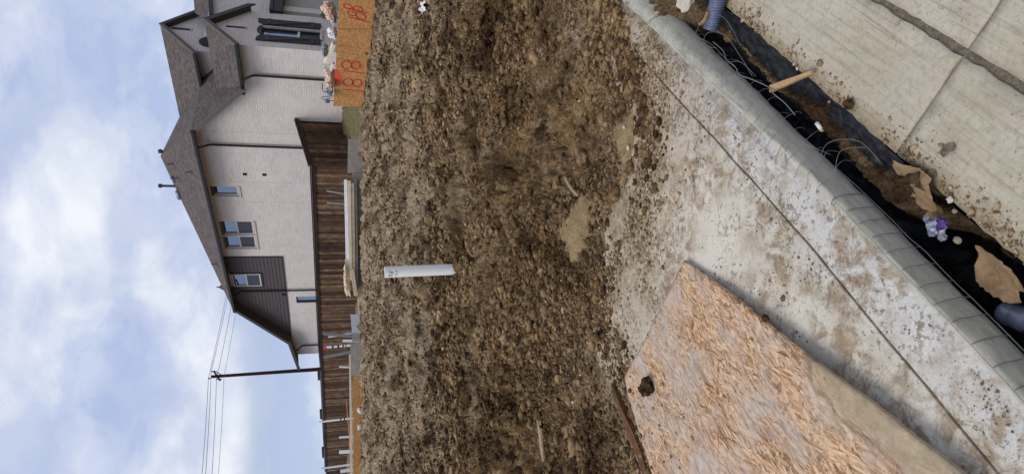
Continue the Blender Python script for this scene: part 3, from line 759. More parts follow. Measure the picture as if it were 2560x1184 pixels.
# ------------------------------------------------------------------ the brick house
HRZ = math.atan2(HAX[1], HAX[0])
house = empty('brick_house', (HP0[0], HP0[1], 0), 'two storey pale brick house with dark trim and grey brown shingle roof behind the fence', 'house', rz=HRZ)
E_ = .5                                         # eave overhang
def xcuts(top, holes, x0, x1, extra=()):
    return sorted({x0, x1, *extra, *[p[0] for p in top if x0 < p[0] < x1], *[h[0] for h in holes], *[h[1] for h in holes]})
def wall_mesh(mb, top, x0, x1, zb, holes, to3, depth):
    """wall with openings: to3(u, z, d) maps along / up / inwards; each opening gets its reveal"""
    f = lambda x: float(np.interp(x, [p[0] for p in top], [p[1] for p in top]))
    cs = xcuts(top, holes, x0, x1)
    for a, b in zip(cs, cs[1:]):
        hs = sorted([h for h in holes if h[0] <= a+1e-6 and h[1] >= b-1e-6], key=lambda h: h[2])
        z = zb
        for h in hs:
            mb.poly([to3(a, z, 0), to3(b, z, 0), to3(b, h[2], 0), to3(a, h[2], 0)]); z = h[3]
        mb.poly([to3(a, z, 0), to3(b, z, 0), to3(b, f(b), 0), to3(a, f(a), 0)])
    for (a, b, c, d_) in holes:
        q = [(a, c), (b, c), (b, d_), (a, d_)]
        for (p, r) in zip(q, q[1:]+q[:1]):
            mb.poly([to3(*p, 0), to3(*r, 0), to3(*r, depth), to3(*p, depth)])
side3 = lambda u, z, d: (u, -d, z)
front3 = lambda u, z, d: (-10.2+d, u, z)
TOP = [(-10.2, 4.62), (-8.45, 4.62), (-6.55, 6.44), (5.35, 6.44), (9.2, 3.86), (11.3, 3.70)]
WH = [(-3.32, -2.70, 5.26, 6.34), (-1.08, -.10, 4.90, 6.28), (-.02, .90, 4.90, 6.28), (5.02, 5.62, 1.9, 3.40)]
b = MB(); wall_mesh(b, TOP, -10.2, 11.3, .3, WH, side3, .14)
FT = [(-1.78, 4.3), (-.6, 5.42), (.0, 4.9)]
TIP2 = HX(510, 50, -10.4); RL = HX(587, 112, -10.4); RR = HX(623, 12, -10.4)
FTOP = [(RR[1], RR[2]-.02), (TIP2[1], TIP2[2]-.05), (0.0, TIP2[2]-.05+(RL[2]-TIP2[2])*(0-TIP2[1])/(RL[1]-TIP2[1]))]
YR = -1.95
FH = [(-1.15, -.62, 1.95, 3.86)]
wall_mesh(b, FTOP, YR, 0.0, .3, FH, front3, .16)
# upper gable block behind, and the far walls that close the house
UX = -8.0
def u3(u, z, d): return (UX+d, u, z)
_T, _L = HX(400, 62, UX-.18), HX(483, 133, UX-.18)
_k = (_T[2]-_L[2])/(_L[1]-_T[1])
wall_mesh(b, [(_T[1]-2.2, _T[2]-.06-2.2*_k), (_T[1], _T[2]-.06), (-2.45, _T[2]-.06-(-2.45-_T[1])*_k)], _T[1]-2.2, -2.45, 4.3, [], u3, .1)
b.poly([(UX, -2.45, 4.4), (-6.0, -2.45, 4.4), (-6.0, -2.45, 6.5), (UX, -2.45, 6.5)])
b.poly([(11.3, 0, .3), (11.3, -7, .3), (11.3, -7, 3.7), (11.3, 0, 3.7)])
ZW = HX(525, 12, -9.6)[2]
b.poly([(-9.6, YR, .3), (-9.6, -9, .3), (-9.6, -9, ZW), (-9.6, YR+.8, ZW), (-9.6, YR+.8, 4.2), (-9.6, YR, 4.2)])
b.poly([(-10.2, YR, .3), (-9.6, YR, .3), (-9.6, YR, 4.4), (-10.2, YR, 4.4)])
b.build('wall', 'brick', house)
# soldier course bands that stand proud of the brick by 12 mm
for x_, z_ in ((-6.35, 6.2), (-3.62, 6.4), (-2.4, 6.4)):
    b = MB(); b.bx((x_, 0, 1.2), (x_+.012, .004, z_)); b.build('expansion_joint', 'sill', house)
# lap siding: every board is a tilted strip
b = MB(); zz = 3.89; step = .165
inv = lambda z: float(np.interp(-z, [-6.44, -3.86], [5.35, 9.2]))
SWH = (2.80, 3.92, 4.92, 6.26)
while zz < 6.44:
    z1 = min(zz+step, 6.44); xr = inv(z1) if z1 > 3.86 else 9.2
    spans = [(1.52, xr)]
    if z1 > SWH[2] and zz < SWH[3]: spans = [(1.52, SWH[0]), (SWH[1], xr)]
    for a, c in spans:
        b.rnd(); c0 = inv(zz) if c == xr else c
        b.add([(a, .034, zz), (c0, .034, zz), (c, .016, z1), (a, .016, z1), (a, .0, zz), (c0, .0, zz)], [[0, 1, 2, 3], [4, 5, 1, 0]])
    zz += step
b.build('siding', 'siding', house)
b = MB(); b.bx((1.46, .002, 3.84), (1.53, .045, 6.42)); b.bx((1.53, .002, 3.83), (9.25, .042, 3.885)); b.build('siding_trim', 'shutter', house)
# windows
def window(x0, x1, z0, z1, y, split=.5, frame='frame_white', hung=True, shade=None):
    f = MB(); t_ = .055
    f.bx((x0, y-.05, z0), (x0+t_, y+.02, z1)); f.bx((x1-t_, y-.05, z0), (x1, y+.02, z1))
    f.bx((x0+t_, y-.05, z0), (x1-t_, y+.02, z0+t_)); f.bx((x0+t_, y-.05, z1-t_), (x1-t_, y+.02, z1))
    zs = z0+(z1-z0)*split
    if hung: f.bx((x0+t_, y-.045, zs-.028), (x1-t_, y+.015, zs+.028))
    w_ = f.build('window', frame, house)
    if hung:
        p = MB(); p.poly([(x0+t_, y-.03, zs+.028), (x1-t_, y-.03, zs+.028), (x1-t_, y-.03, z1-t_), (x0+t_, y-.03, z1-t_)]); p.build('pane', 'glass', w_)
        p = MB(); p.poly([(x0+t_, y-.015, z0+t_), (x1-t_, y-.015, z0+t_), (x1-t_, y-.015, zs-.028), (x0+t_, y-.015, zs-.028)]); p.build('screen', 'glass_screen', w_)
    else:
        p = MB(); p.poly([(x0+t_, y-.03, z0+t_), (x1-t_, y-.03, z0+t_), (x1-t_, y-.03, z1-t_), (x0+t_, y-.03, z1-t_)]); p.build('pane', 'glass', w_)
    w_.parent = house
    return w_
def reparent_children(w_):
    for ch in w_.children: pass
for (x0, x1, z0, z1), hung in ((WH[0], False), (WH[1], True), (WH[2], True)):
    w_ = window(x0+.02, x1-.02, z0+.03, z1-.02, -.085, hung=hung)
    s_ = MB(); s_.bx((x0-.03, -.13, z0-.075), (x1+.03, .035, z0+.005)); s_.build('sill', 'sill', w_)
    l_ = MB(); l_.bx((x0+.02, -.084, z1-.13), (x1-.02, -.06, z1-.02)); l_.build('head_shade', 'fascia', w_)  # dark strip stands in for the shadow across the window top
w_ = window(2.84, 3.88, 4.95, 6.24, .04); 
s_ = MB(); s_.bx((2.75, .036, 4.86), (3.97, .06, 4.93)); s_.bx((2.75, .036, 4.93), (2.82, .06, 6.3)); s_.bx((3.90, .036, 4.93), (3.97, .06, 6.3)); s_.build('casing', 'shutter', w_)
window(5.03, 5.61, 1.9, 3.39, -.06, hung=False, frame='frame_dark')
# arched front window with a pair of shutters
f = MB()
def fx(y, z, d=0.0): return (-10.2+d, y, z)
f.bx((-10.13, -1.14, 1.96), (-10.06, -1.08, 3.85)); f.bx((-10.13, -.69, 1.96), (-10.06, -.63, 3.85)); f.bx((-10.13, -1.08, 1.96), (-10.06, -.69, 2.02)); f.bx((-10.13, -1.08, 3.79), (-10.06, -.69, 3.85)); 
w_ = f.build('window', 'frame_dark', house)
p = MB(); p.poly([(-10.08, -1.08, 2.70), (-10.08, -.69, 2.70), (-10.08, -.69, 3.79), (-10.08, -1.08, 3.79)]); p.build('pane', 'glass', w_)
p = MB(); p.poly([(-10.085, -1.08, 2.02), (-10.085, -.69, 2.02), (-10.085, -.69, 2.62), (-10.085, -1.08, 2.62)]); p.build('screen', 'glass_screen', w_)
p = MB(); p.bx((-10.14, -1.08, 2.62), (-10.05, -.69, 2.69)); p.build('rail', 'frame_white', w_)
# arch over the window: a brick ring standing 3 cm proud
p = MB(); cy, rz_, ro, ri = -.885, 3.84, .36, .27
for k in range(12):
    a0, a1 = math.pi*k/12, math.pi*(k+1)/12; q = lambda r, a: (-10.2, cy+r*math.cos(a), rz_+r*.55*math.sin(a))
    p.prism([q(ri, a0), q(ro, a0), q(ro, a1), q(ri, a1)], (-.03, 0, 0))
p.build('arch', 'sill', w_)
p = MB(); p.prism([(-10.201, cy+ri*math.cos(math.pi*k/12), rz_+ri*.55*math.sin(math.pi*k/12)) for k in range(13)], (-.004, 0, 0)); p.build('arch_pane', 'trim', w_)
p = MB(); p.bx((-10.27, -1.2, 1.87), (-10.1, -.57, 1.945)); p.build('sill', 'sill', w_)
for (ya, yb, dirn) in ((-.60, -.30, 1), (-1.20, -1.52, -1)):
    p = MB(); lo, hi = min(ya, yb), max(ya, yb)
    zo, zi = (3.80, 4.02)
    za = zi if dirn > 0 else zi
    pts = [fx(lo, 1.93), fx(hi, 1.93)] + ([fx(hi, 4.0), fx((lo+hi)/2, 3.98), fx(lo, 3.86)] if dirn > 0 else [fx(hi, 3.86), fx((lo+hi)/2, 3.98), fx(lo, 4.0)])
    p.prism(pts, (-.05, 0, 0)); sh_ = p.build('shutter', 'shutter', house)
    q = MB()
    for zc in (2.2, 3.62): q.bx((-10.275, lo+.01, zc-.06), (-10.251, hi-.01, zc+.06))
    q.bar((-10.262, lo+.04, 2.27), (-10.262, hi-.04, 3.55), .07, .02, (1, 0, 0))
    q.build('brace', 'trim', sh_)
# slit vents and small square vents
p = MB(); p.bx((-10.22, -.98, 4.36), (-10.19, -.91, 4.96)); p.build('slit_vent', 'trim_dark', house)
p = MB(); p.bx((-10.235, -1.0, 4.30), (-10.19, -.89, 4.345)); p.build('vent_sill', 'sill', house)
p = MB(); v_ = HX(452, 73, UX); p.bx((UX-.02, v_[1]-.05, 6.75), (UX+.01, v_[1]+.05, 7.38)); p.build('slit_vent', 'trim_dark', house)
p = MB(); p.bx((UX-.035, v_[1]-.08, 6.68), (UX+.01, v_[1]+.08, 6.735)); p.build('vent_sill', 'sill', house)
p = MB(); v_ = HX(512, 106, UX)
p.prism([(UX, v_[1]+.30*math.cos(a), v_[2]-.22+.42*math.sin(a)) for a in [math.pi*k/14 for k in range(15)]], (-.05, 0, 0)); p.build('round_vent', 'shutter', house)
for z_ in (4.93, 4.20):
    p = MB(); p.bx((-4.14, -.01, z_-.07), (-4.02, .02, z_+.07)); p.build('wall_vent', 'black_hole', house)
p = MB(); p.bx((4.66, .03, 3.92), (4.78, .1, 4.06)); p.build('lamp_box', 'trim_dark', house)
# roof
def roof(pts, th=.09, mat='shingles', soff='soffit', nm='roof'):
    b = MB(); pts = [np.array(p, float) for p in pts]
    n = np.cross(pts[1]-pts[0], pts[2]-pts[0]); n /= np.linalg.norm(n)
    if n[2] < 0: pts = pts[::-1]; n = -n
    b.poly(pts); top = b.build(nm, mat, house)
    b = MB(); lo = [p-n*th for p in pts]; b.poly(lo[::-1])
    for i in range(len(pts)): j = (i+1) % len(pts); b.poly([lo[i], lo[j], pts[j]-n*.012, pts[i]-n*.012])
    b.build('soffit', soff, top)
    return top
ZE = 6.40
mE = (9.6-ZE)/(3.8+E_)
APX = HY(401, 390, -3.6)
def plane3(A, B, Cc, x, y):
    A, B, Cc = map(np.array, (A, B, Cc)); n = np.cross(B-A, Cc-A); n = n/n[2]; return A[2]-(n[0]*(x-A[0])+n[1]*(y-A[1]))
GA, GB = np.array([-6.72, E_, ZE]), np.array([5.32, E_, ZE])
roof([GA, GB, APX])
A2 = np.array([-6.72, -3.2, ZE])
d_ = ray(449, 292); nn = np.cross(A2-GA, APX-GA); o_ = hloc((0, 0, HC)); dl = np.array([d_@HAX, d_@HAY, d_[2]]); RP = o_+dl*(((GA-o_)@nn)/(dl@nn))
roof([GA, APX, RP, A2])
roof([(APX[0], APX[1], APX[2]), RP, (3.0, -9.0, 8.0)], nm='roof')          # far slope closing the roof
roof([GB, APX, (3.0, -9, 8.0), (6.5, -9.0, ZE)])
sl = (ZE-4.52)/(8.78-6.72)
roof([(-8.78, E_, 4.52), (-6.72, E_, ZE), (-6.72, -3.2, ZE), (-8.78, -3.2, 4.52)])
# lower front gable
vx = -8.78+(TIP2[2]-4.52)/sl
roof([RL, TIP2, (vx, TIP2[1], TIP2[2]), (-8.74, RL[1], RL[2])])
roof([TIP2, RR, (-8.9, RR[1], RR[2]), (vx, TIP2[1], TIP2[2])])
# upper gable
T1 = HX(400, 62, UX-.18); L1 = HX(483, 133, UX-.18); R1 = HX(485, 30, UX-.18)
RP2 = np.array([RP[0], T1[1], T1[2]])
roof([L1, T1, RP, (-6.55, L1[1], L1[2])])
rr1 = T1+(R1-T1)*1.8
roof([T1, rr1, rr1+np.array([2.5, 0, 0]), RP])
# roof piece right of the upper gable
roof([HX(520, -60, -9.75), HX(527, 36, -9.75), HX(512, 49, -9.3), HX(487, 33, -8.55), HX(479, -60, -8.55)])
b = MB(); b.bar(HX(521, -60, -9.77), HX(528, 37, -9.77), .05, .12); b.build('fascia', 'trim_dark', house)
# rear catslide and the low rear hip
roof([(5.32, E_, ZE), (9.1, E_, 3.88), (9.1, -6, 3.88), (5.32, -6, ZE)])
roof([(8.75, E_, 4.03), (11.75, E_+.25, 3.60), (10.6, -3.0, 3.9), (8.8, -3.0, 4.5)])
def fasc(p0, p1, h=.2, th=.05, mat='fascia', nm='fascia', dz=-.06):
    b = MB(); p0 = np.array(p0, float)+(0, 0, dz); p1 = np.array(p1, float)+(0, 0, dz); u = p1-p0
    side = np.array((u[1], -u[0], 0)); side = side/np.linalg.norm(side)
    b.obox((p0+p1)/2, u, side*th, np.array((0, 0, h))); return b.build(nm, mat, house)
fasc((-8.80, E_+.03, 4.50), (-6.70, E_+.03, 6.40), .20); fasc((5.30, E_+.03, 6.38), (9.15, E_+.03, 3.87), .20, mat='trim')
fasc(RL+np.array([-.03, 0, 0]), TIP2+np.array([-.03, 0, 0]), .17); fasc(TIP2+np.array([-.03, 0, .01]), RR+np.array([-.03, 0, 0]), .24, mat='trim', dz=-.09)
fasc(L1+np.array([-.03, 0, 0]), T1+np.array([-.03, 0, 0]), .17); fasc(T1+np.array([-.03, 0, .01]), rr1+np.array([-.03, 0, 0]), .2, mat='trim', dz=-.07)
fasc((8.75, E_+.03, 4.0), (11.75, E_+.28, 3.57), .16, mat='trim')
def gutter(p0, p1):
    b = MB(); p0 = np.array(p0, float); p1 = np.array(p1, float)
    b.obox((p0+p1)/2, p1-p0, (0, .13, 0), (0, 0, .13)); return b.build('gutter', 'trim_dark', house, bevel=.02)
gutter((-6.85, E_+.075, ZE-.07), (5.4, E_+.075, ZE-.07)); gutter((RL[0]-.05, RL[1]+.075, RL[2]-.06), (-8.45, RL[1]+.075, RL[2]-.06)); gutter((L1[0]-.03, L1[1]+.075, L1[2]-.06), (-6.62, L1[1]+.075, L1[2]-.06))
for x_, zt in ((-9.07, 4.45), (-5.72, 6.3), (4.3, 6.3), (10.1, 3.62)):
    b = MB(); yo = .62 if x_ < -9 else .5
    b.tube([(x_-.25, yo, zt), (x_-.25, yo, zt-.1), (x_, .10, zt-.30), (x_, .09, zt-.45), (x_, .09, .9)], .042, 8); b.build('downspout', 'downspout', house)
# porch at the right of the front window
p = MB(); p.bx((-10.3, -7, 3.25), (-9.7, YR-.02, 3.62)); p.bx((-10.36, -7, 3.55), (-9.62, YR+.02, 3.66)); p.build('porch_beam', 'trim_dark', house)
p = MB(); p.bx((-9.66, -7, .3), (-9.605, YR-.01, 3.3)); p.build('porch_wall', 'stucco', house)
p = MB(); p.bx((-9.95, -2.85, .3), (-9.66, -2.55, 3.25)); p.build('porch_column', 'stucco_light', house)
# pipes and vents of the roof
hipn = np.cross(GB-GA, APX-GA)
def HIP(x, y):
    d_ = ray(x, y); dl = np.array([d_@HAX, d_@HAY, d_[2]]); return o_+dl*(((GA-o_)@hipn)/(dl@hipn))
def HCAM(x, y, ref):    # point on the upright plane through ref that faces the house side
    return HY(x, y, ref[1])
for (xb, yb, xt, yt, r_) in ((418, 411, 437, 411, .028), (464, 431, 483, 431, .028), (426, 446, 448, 446, .028), (528, 659, 545, 660, .028), (541, 716, 556, 717, .028)):
    base = HIP(xt-2, yt); top = HCAM(xb, yb, base)
    b = MB(); b.tube([base-np.array((0, 0, .05)), (base[0], base[1], top[2])], r_, 8); v1 = b.build('roof_pipe', 'pipe_dark', house)
    b = MB(); b.tube([base-np.array((0, 0, .08)), base+np.array((0, 0, .03)), base+np.array((0, 0, .12))], [.16, .10, .035], 10); b.build('flashing', 'pipe_dark', v1)
for (xb, yb, xt, yt) in ((396, 463, 438, 463), (396, 377, 409, 378)):
    base = HIP(xt, yt+2) if yt > 400 else np.array([APX[0]-.5, APX[1]+.2, APX[2]-.4]); top = HCAM(xb, yb, base)
    b = MB(); b.tube([base-np.array((0, 0, .15)), (base[0], base[1], top[2]-.05)], .055, 10); v1 = b.build('roof_flue', 'pipe_dark', house)
    b = MB(); b.tube([(base[0], base[1], top[2]-.12), (base[0], base[1], top[2])], [.10, .09], 10); b.build('flue_cap', 'pipe_dark', v1)
tv = HIP(446, 478); b = MB()
b.tube([tv+np.array((-.05, .06, .02)), tv+np.array((.42, .06, .02))], .10, 10); b.build('roof_vent', 'vent_metal', house, smooth=True)
tv = HIP(436, 449); b = MB(); b.tube([tv+np.array((-.2, 0, .0)), tv+np.array((.1, 0, -.02))], .08, 8); b.build('roof_vent', 'pipe_dark', house)

# ------------------------------------------------------------------ fences
def hfence(name, u0, u1, along, z0f, ztf, label, mat='fence_wood', capmat='fence_cap', group=None, caps=()):
    root = empty(name, tuple(hinv((*along(u0)[:2], z0f(u0)))), label, 'fence', group)
    b = MB(); kk = MB(); cap = MB(); u = u0; sgn = 1 if u1 > u0 else -1; wpk = .138
    while (u1-u)*sgn > 1e-6:
        un = u+sgn*wpk
        if (u1-un)*sgn < 0: un = u1
        b.rnd(); off = random.uniform(-.004, .004); gp = .004*sgn
        p = [along(u+gp), along(un-gp)]
        P0, P1 = [hinv((q[0]+q[2]*off, q[1]+q[3]*off, 0)) for q in p]
        nrm = np.array([P1[1]-P0[1], -(P1[0]-P0[0]), 0]); nrm = nrm/np.linalg.norm(nrm)*.018
        vs = []
        for (P, uu) in ((P0, u+gp), (P1, un-gp)):
            for zq in (z0f(uu)-.05, ztf(uu)-.03):
                vs.append((P[0], P[1], zq)); vs.append((P[0]+nrm[0], P[1]+nrm[1], zq))
        b.add(vs, [[0, 2, 6, 4], [1, 5, 7, 3], [2, 3, 7, 6], [0, 4, 5, 1], [0, 1, 3, 2], [4, 6, 7, 5]]); u = un
    b.build('picket_panel', mat, root)
    n = max(1, int(abs(u1-u0)/2.4)); us = np.linspace(u0, u1, n+1)
    for a, c in zip(us, us[1:]):
        A, B_ = along(a), along(c); zc = (ztf(a)+ztf(c))/2
        za, zb_ = (ztf(a), ztf(c))
        pa, pb = hinv((A[0]+A[2]*.03, A[1]+A[3]*.03, za)), hinv((B_[0]+B_[2]*.03, B_[1]+B_[3]*.03, zb_))
        cap.rnd().bar(pa, pb, .15, .04); 
        pa2, pb2 = pa-np.array((0, 0, .09)), pb-np.array((0, 0, .09)); kk.rnd().bar(pa2, pb2, .045, .12)
    for (ua, ub, dz) in caps:
        A, B_ = along(ua), along(ub); cap.rnd().bar(hinv((A[0], A[1], ztf(ua)+dz)), hinv((B_[0], B_[1], ztf(ub)+dz)), .16, .12)
    cap.build('cap_rail', capmat, root); kk.build('trim_rail', capmat, root)
    return root
FXC, FYC = -7.08, 2.35
hfence('wooden_fence', 0.02, FYC, lambda u: (FXC, u, -1, 0), lambda u: 1.22-.72*min(1, u/FYC), lambda u: 2.90-.55*(u/FYC), 'short dark brown picket fence sloping down from the brick wall to the corner')
stp = [(-7.08, 2.30), (6.5, 2.28), (6.6, 2.24), (18, 2.22), (18.1, 2.2), (30.5, 2.18)]
zf2 = lambda u: float(np.interp(u, [p[0] for p in stp], [p[1] for p in stp]))
hfence('wooden_fence', -7.08, 25.5, lambda u: (u, FYC, 0, 1), lambda u: .4, zf2, 'long dark brown picket fence running level below the house wall and past the pole', caps=((8.6, 9.9, .09), (14.2, 15.4, .08), (20.6, 22.4, .09)))
hfence('wooden_fence', 25.6, 62, lambda u: (u, FYC, 0, 1), lambda u: .3, lambda u: 2.12+.0*u, 'farthest, almost black stretch of picket fence at the end of the brown one', 'fence_dark', caps=((33, 36, .07),))

# ------------------------------------------------------------------ foundation forms
def form_panel(name, pts_lo, pts_hi, mat, label, back=(0, .04, 0), cat='form board', group='form boards around the foundation pad', ragged=0.0, n=1):
    """upright board given by its lower and upper front edge, with ragged edges where it is chipped"""
    lo = np.array(pts_lo, float); hi = np.array(pts_hi, float)
    org = lo.mean(0); b = MB(); k = max(2, int(np.linalg.norm(lo[-1]-lo[0])/.12)) if ragged else 2
    tt = np.linspace(0, 1, k)
    L = [lo[0]+(lo[1]-lo[0])*q for q in tt]; U = [hi[0]+(hi[1]-hi[0])*q for q in tt]
    if ragged:
        L = [p+np.array((0, 0, random.uniform(-1, 1)*ragged)) for p in L]; U = [p+np.array((0, 0, random.uniform(-1, .3)*ragged*.6)) for p in U]
    b.prism(L+U[::-1], back)
    o = b.build(name, mat, None, org=tuple(org)); return tag(o, label, cat, group)
YF = 20.0
def FP(x, y, Y=YF): return D(x, y, Y)
# long form from the fence corner out to the left edge of the picture; pieces of different stuff
form_panel('form_board', [FP(912, 348), FP(906, 432)], [FP(870, 348), FP(869, 432)], 'lumber_grey', 'grey form board right of the lumber stack, below the fence corner')
form_panel('form_board', [FP(906, 433), FP(912, 565)], [FP(880, 433), FP(882, 565)], 'lumber_grey', 'grey weathered form board under the right half of the lumber stack')
form_panel('form_board', [FP(912, 566), FP(914, 640)], [FP(890, 566), FP(892, 640)], 'osb_form', 'low orange board stub under the middle of the lumber stack', ragged=.05)
form_panel('form_board', [FP(915, 641), FP(914, 742)], [FP(888, 641), FP(890, 742)], 'lumber_grey', 'grey soil streaked form board under the left half of the lumber stack')
form_panel('form_board', [FP(916, 743), FP(918, 856)], [FP(898, 743), FP(900, 856)], 'osb_form', 'orange board below the bright metal sheet', ragged=.04)
form_panel('form_board', [FP(920, 857), FP(922, 938)], [FP(876, 857), FP(877, 938)], 'lumber_grey', 'tall grey brown form board between the two orange stretches')
form_panel('form_board', [FP(922, 940), FP(926, 1340)], [FP(881, 940), FP(884, 1340)], 'osb_form', 'longest orange form board behind the white stakes, far from the house', ragged=.05)
b = MB(); b.rnd().bar(FP(875, 885, YF+.06), FP(880, 1335, YF+.06), .09, .06); tag(b.build('top_rail', 'pale_wood', org=tuple(FP(877, 1100, YF+.06))), 'long pale rail lying along the top of the longest orange form board', 'rail')
# metal sheet leaning on the form
b = MB(); A, B_, C1, D1 = FP(898, 785, YF-.05), FP(902, 832, YF-.05), FP(880, 832, YF-.05), FP(876, 785, YF-.05); b.prism([A, B_, C1, D1], (0, -.02, 0)); tag(b.build('metal_sheet', 'metal_sheet', org=tuple(A)), 'bright sheet of metal leaning on the form left of the lumber stack', 'metal sheet')
b = MB(); A, B_, C1, D1 = FP(899, 833, YF-.06), FP(900, 853, YF-.06), FP(881, 853, YF-.06), FP(880, 833, YF-.06); b.prism([A, B_, C1, D1], (0, -.03, 0)); tag(b.build('wood_block', 'stake_grey', org=tuple(A)), 'dark grey block beside the bright metal sheet', 'block')

# spray painted form at the right: two big sheets in one straight line
BA, BB = FP(905, 266, 19.4), D(932, 40, 15.3)
bdir = (BB-BA); bdir[2] = 0; bdir /= np.linalg.norm(bdir); bn = np.array([bdir[1], -bdir[0], 0]); bn = bn if bn[1] < 0 else -bn
def BP(x, y, out=0.0): return PLN(x, y, BA+bn*out, bn)
def osb_sheet_form(ya, yb, xa_top, xb_top, xa_bot, xb_bot, label):
    b = MB(); k = 14; L = []; U = []
    for i in range(k):
        q = i/(k-1); y_ = ya+(yb-ya)*q
        L.append(BP(xa_bot+(xb_bot-xa_bot)*q+random.uniform(-3, 4), y_)); U.append(BP(xa_top+(xb_top-xa_top)*q+random.uniform(-.6, .6), y_))
    b.prism(L+U[::-1], tuple(-bn*.04))
    o = b.build('form_sheet', 'osb_form', org=tuple(L[0])); return tag(o, label, 'form sheet', 'spray painted form sheets')
F1 = osb_sheet_form(266, 74, 833, 844, 906, 931, 'orange form sheet with red numerals 18 18 and a red smear')
F2 = osb_sheet_form(72, -60, 844, 852, 931, 946, 'orange form sheet with slanted red numerals 188, right of the smeared one')
def stroke(board, pts, wpx=3.2, name='painted_numeral', mat='red_paint', out=.006):
    b = MB(); P = [BP(x, y, out) for x, y in pts]
    wd = wpx*np.linalg.norm(BP(pts[0][0]+1, pts[0][1], out)-P[0])
    n = len(P)
    L = []; Rr = []
    for i in range(n):
        dd = P[min(i+1, n-1)]-P[max(i-1, 0)]; dd /= np.linalg.norm(dd); s_ = np.cross(dd, bn); ww = wd*(.5+.12*math.sin(i*1.7))
        L.append(P[i]+s_*ww); Rr.append(P[i]-s_*ww)
    for i in range(n-1): b.poly([L[i], L[i+1], Rr[i+1], Rr[i]])
    return b.build(name, mat, board)
cv = lambda pts: [(780+a/3.7, c/3.7) for a, c in pts]
def loop(cx, cy, rx, ry, tilt=0.0, n=20):
    r = []
    for k in range(n+1):
        a = 2*math.pi*k/n; x_, y_ = rx*math.cos(a), ry*math.sin(a); r.append((cx+x_*math.cos(tilt)-y_*math.sin(tilt), cy+x_*math.sin(tilt)+y_*math.cos(tilt)))
    return r
for s_ in ([(285, 828), (380, 836), (478, 847)], loop(333, 762, 42, 37, .1), loop(418, 770, 42, 36, .1), [(285, 655), (390, 668), (492, 683)], loop(320, 602, 46, 36, .1), loop(405, 605, 40, 36, .1)):
    stroke(F1, cv(s_), 3.4)
for s_ in ([(338, 160), (430, 184), (528, 210)], loop(366, 127, 40, 20, .3), loop(452, 153, 48, 28, .35), loop(330, 62, 42, 20, .3), loop(425, 86, 46, 22, .3), [(335, 80), (420, 102), (512, 124)]):
    stroke(F2, cv(s_), 2.8)
b = MB(); b.poly([BP(x, y, .004) for x, y in cv([(212, 640), (245, 655), (262, 690), (280, 705), (285, 740), (275, 770), (240, 768), (205, 760)])]); b.build('paint_smear', 'red_smear', F1)
for ya, xb in ((112, 450), (130, 505), (146, 560), (226, 845)):
    stroke(F1, [(842, ya), (862, ya+3), (903, ya+9)], .7, 'stud_line', 'stud_line_dark', .003)  # flat dark strips drawn for the stud grooves in the sheet

# ------------------------------------------------------------------ stack of lumber on the form, scraps
LY = YF-.12
def plank(x0, y0, x1, y1, hpx, thick, mat, label, name='plank', group='planks stacked on the form', Y0=LY, Y1=None):
    p0, p1 = D(x0, y0, Y0), D(x1, y1, Y1 or Y0); b = MB(); b.rnd().bar(p0, p1, thick, hpx*Y0/FPX)
    return tag(b.build(name, mat, org=tuple((p0+p1)/2), bevel=.006), label, 'plank', group)
plank(864, 449, 870, 716, 7, .24, 'stake_white', 'topmost whitish plank of the lumber stack', Y0=LY)
plank(873, 452, 877, 700, 7, .30, 'lumber', 'cream plank second from the top of the lumber stack', Y0=LY-.05)
plank(881, 458, 884, 690, 8, .30, 'lumber', 'middle cream plank with a rough face in the lumber stack', Y0=LY-.03)
plank(889, 447, 893, 720, 5, .26, 'stake_grey', 'lowest grey plank of the lumber stack', Y0=LY-.02)
plank(880, 672, 890, 738, 9, .2, 'lumber', 'cream offcut slanting down at the left end of the lumber stack', Y0=LY-.2)
plank(897, 745, 899, 785, 5, .12, 'pale_wood', 'short pale offcut left of the lumber stack', Y0=LY-.1)
def crumple(name, outline_px, Y, depth, mat, label, cat, amp=.03, group=None):
    """crumpled lump with its outline in the upright plane at distance Y and real depth"""
    P0 = np.array([D(x, y, Y) for x, y in outline_px]); c = P0.mean(0); b = MB(); P = []
    for i in range(len(P0)):
        for k in range(5): P.append(P0[i]+(P0[(i+1) % len(P0)]-P0[i])*k/5)
    P = np.array(P); n = len(P); sdn = random.randint(1, 999); rings = 13; vs = []; fs = []
    for k in range(rings):
        a = math.pi*k/(rings-1); r = math.sin(a)**.8; dp = -math.cos(a)
        for i in range(n):
            an = 2*math.pi*i/n; ux, uy = math.cos(an)*r*2.2+dp, math.sin(an)*r*2.2-dp*.7
            nz = [float((np.abs(fbm(np.array([ux*1.6+sdn+q*9]), np.array([uy*1.6]), 4, sdn+q, .6))-.25)[0]) for q in range(3)]
            p = c+(P[i]-c)*r*(1+.25*nz[0]); vs.append(p+np.array((amp*1.6*nz[1]*r, dp*depth*(1+.5*nz[2])+amp*nz[0], amp*1.6*nz[2]*r)))
    for k in range(rings-1):
        for i in range(n): j = (i+1) % n; fs.append([k*n+i, k*n+j, (k+1)*n+j, (k+1)*n+i])
    b.add(vs, fs); o = b.build(name, mat, org=tuple(c)); return tag(o, label, cat, group)
crumple('plywood_scrap', [(864, 650), (860, 685), (860, 710), (864, 733), (876, 737), (876, 700), (870, 665)], LY-.1, .15, 'lumber', 'tan torn scrap piled on the left end of the lumber stack', 'scrap', .03)
crumple('paper_scrap', [(896, 1018), (912, 1022), (914, 1030), (900, 1034), (893, 1026)], YF-.1, .08, 'white_paper', 'white paper scrap caught on the orange form below a tall stake', 'scrap', .02)
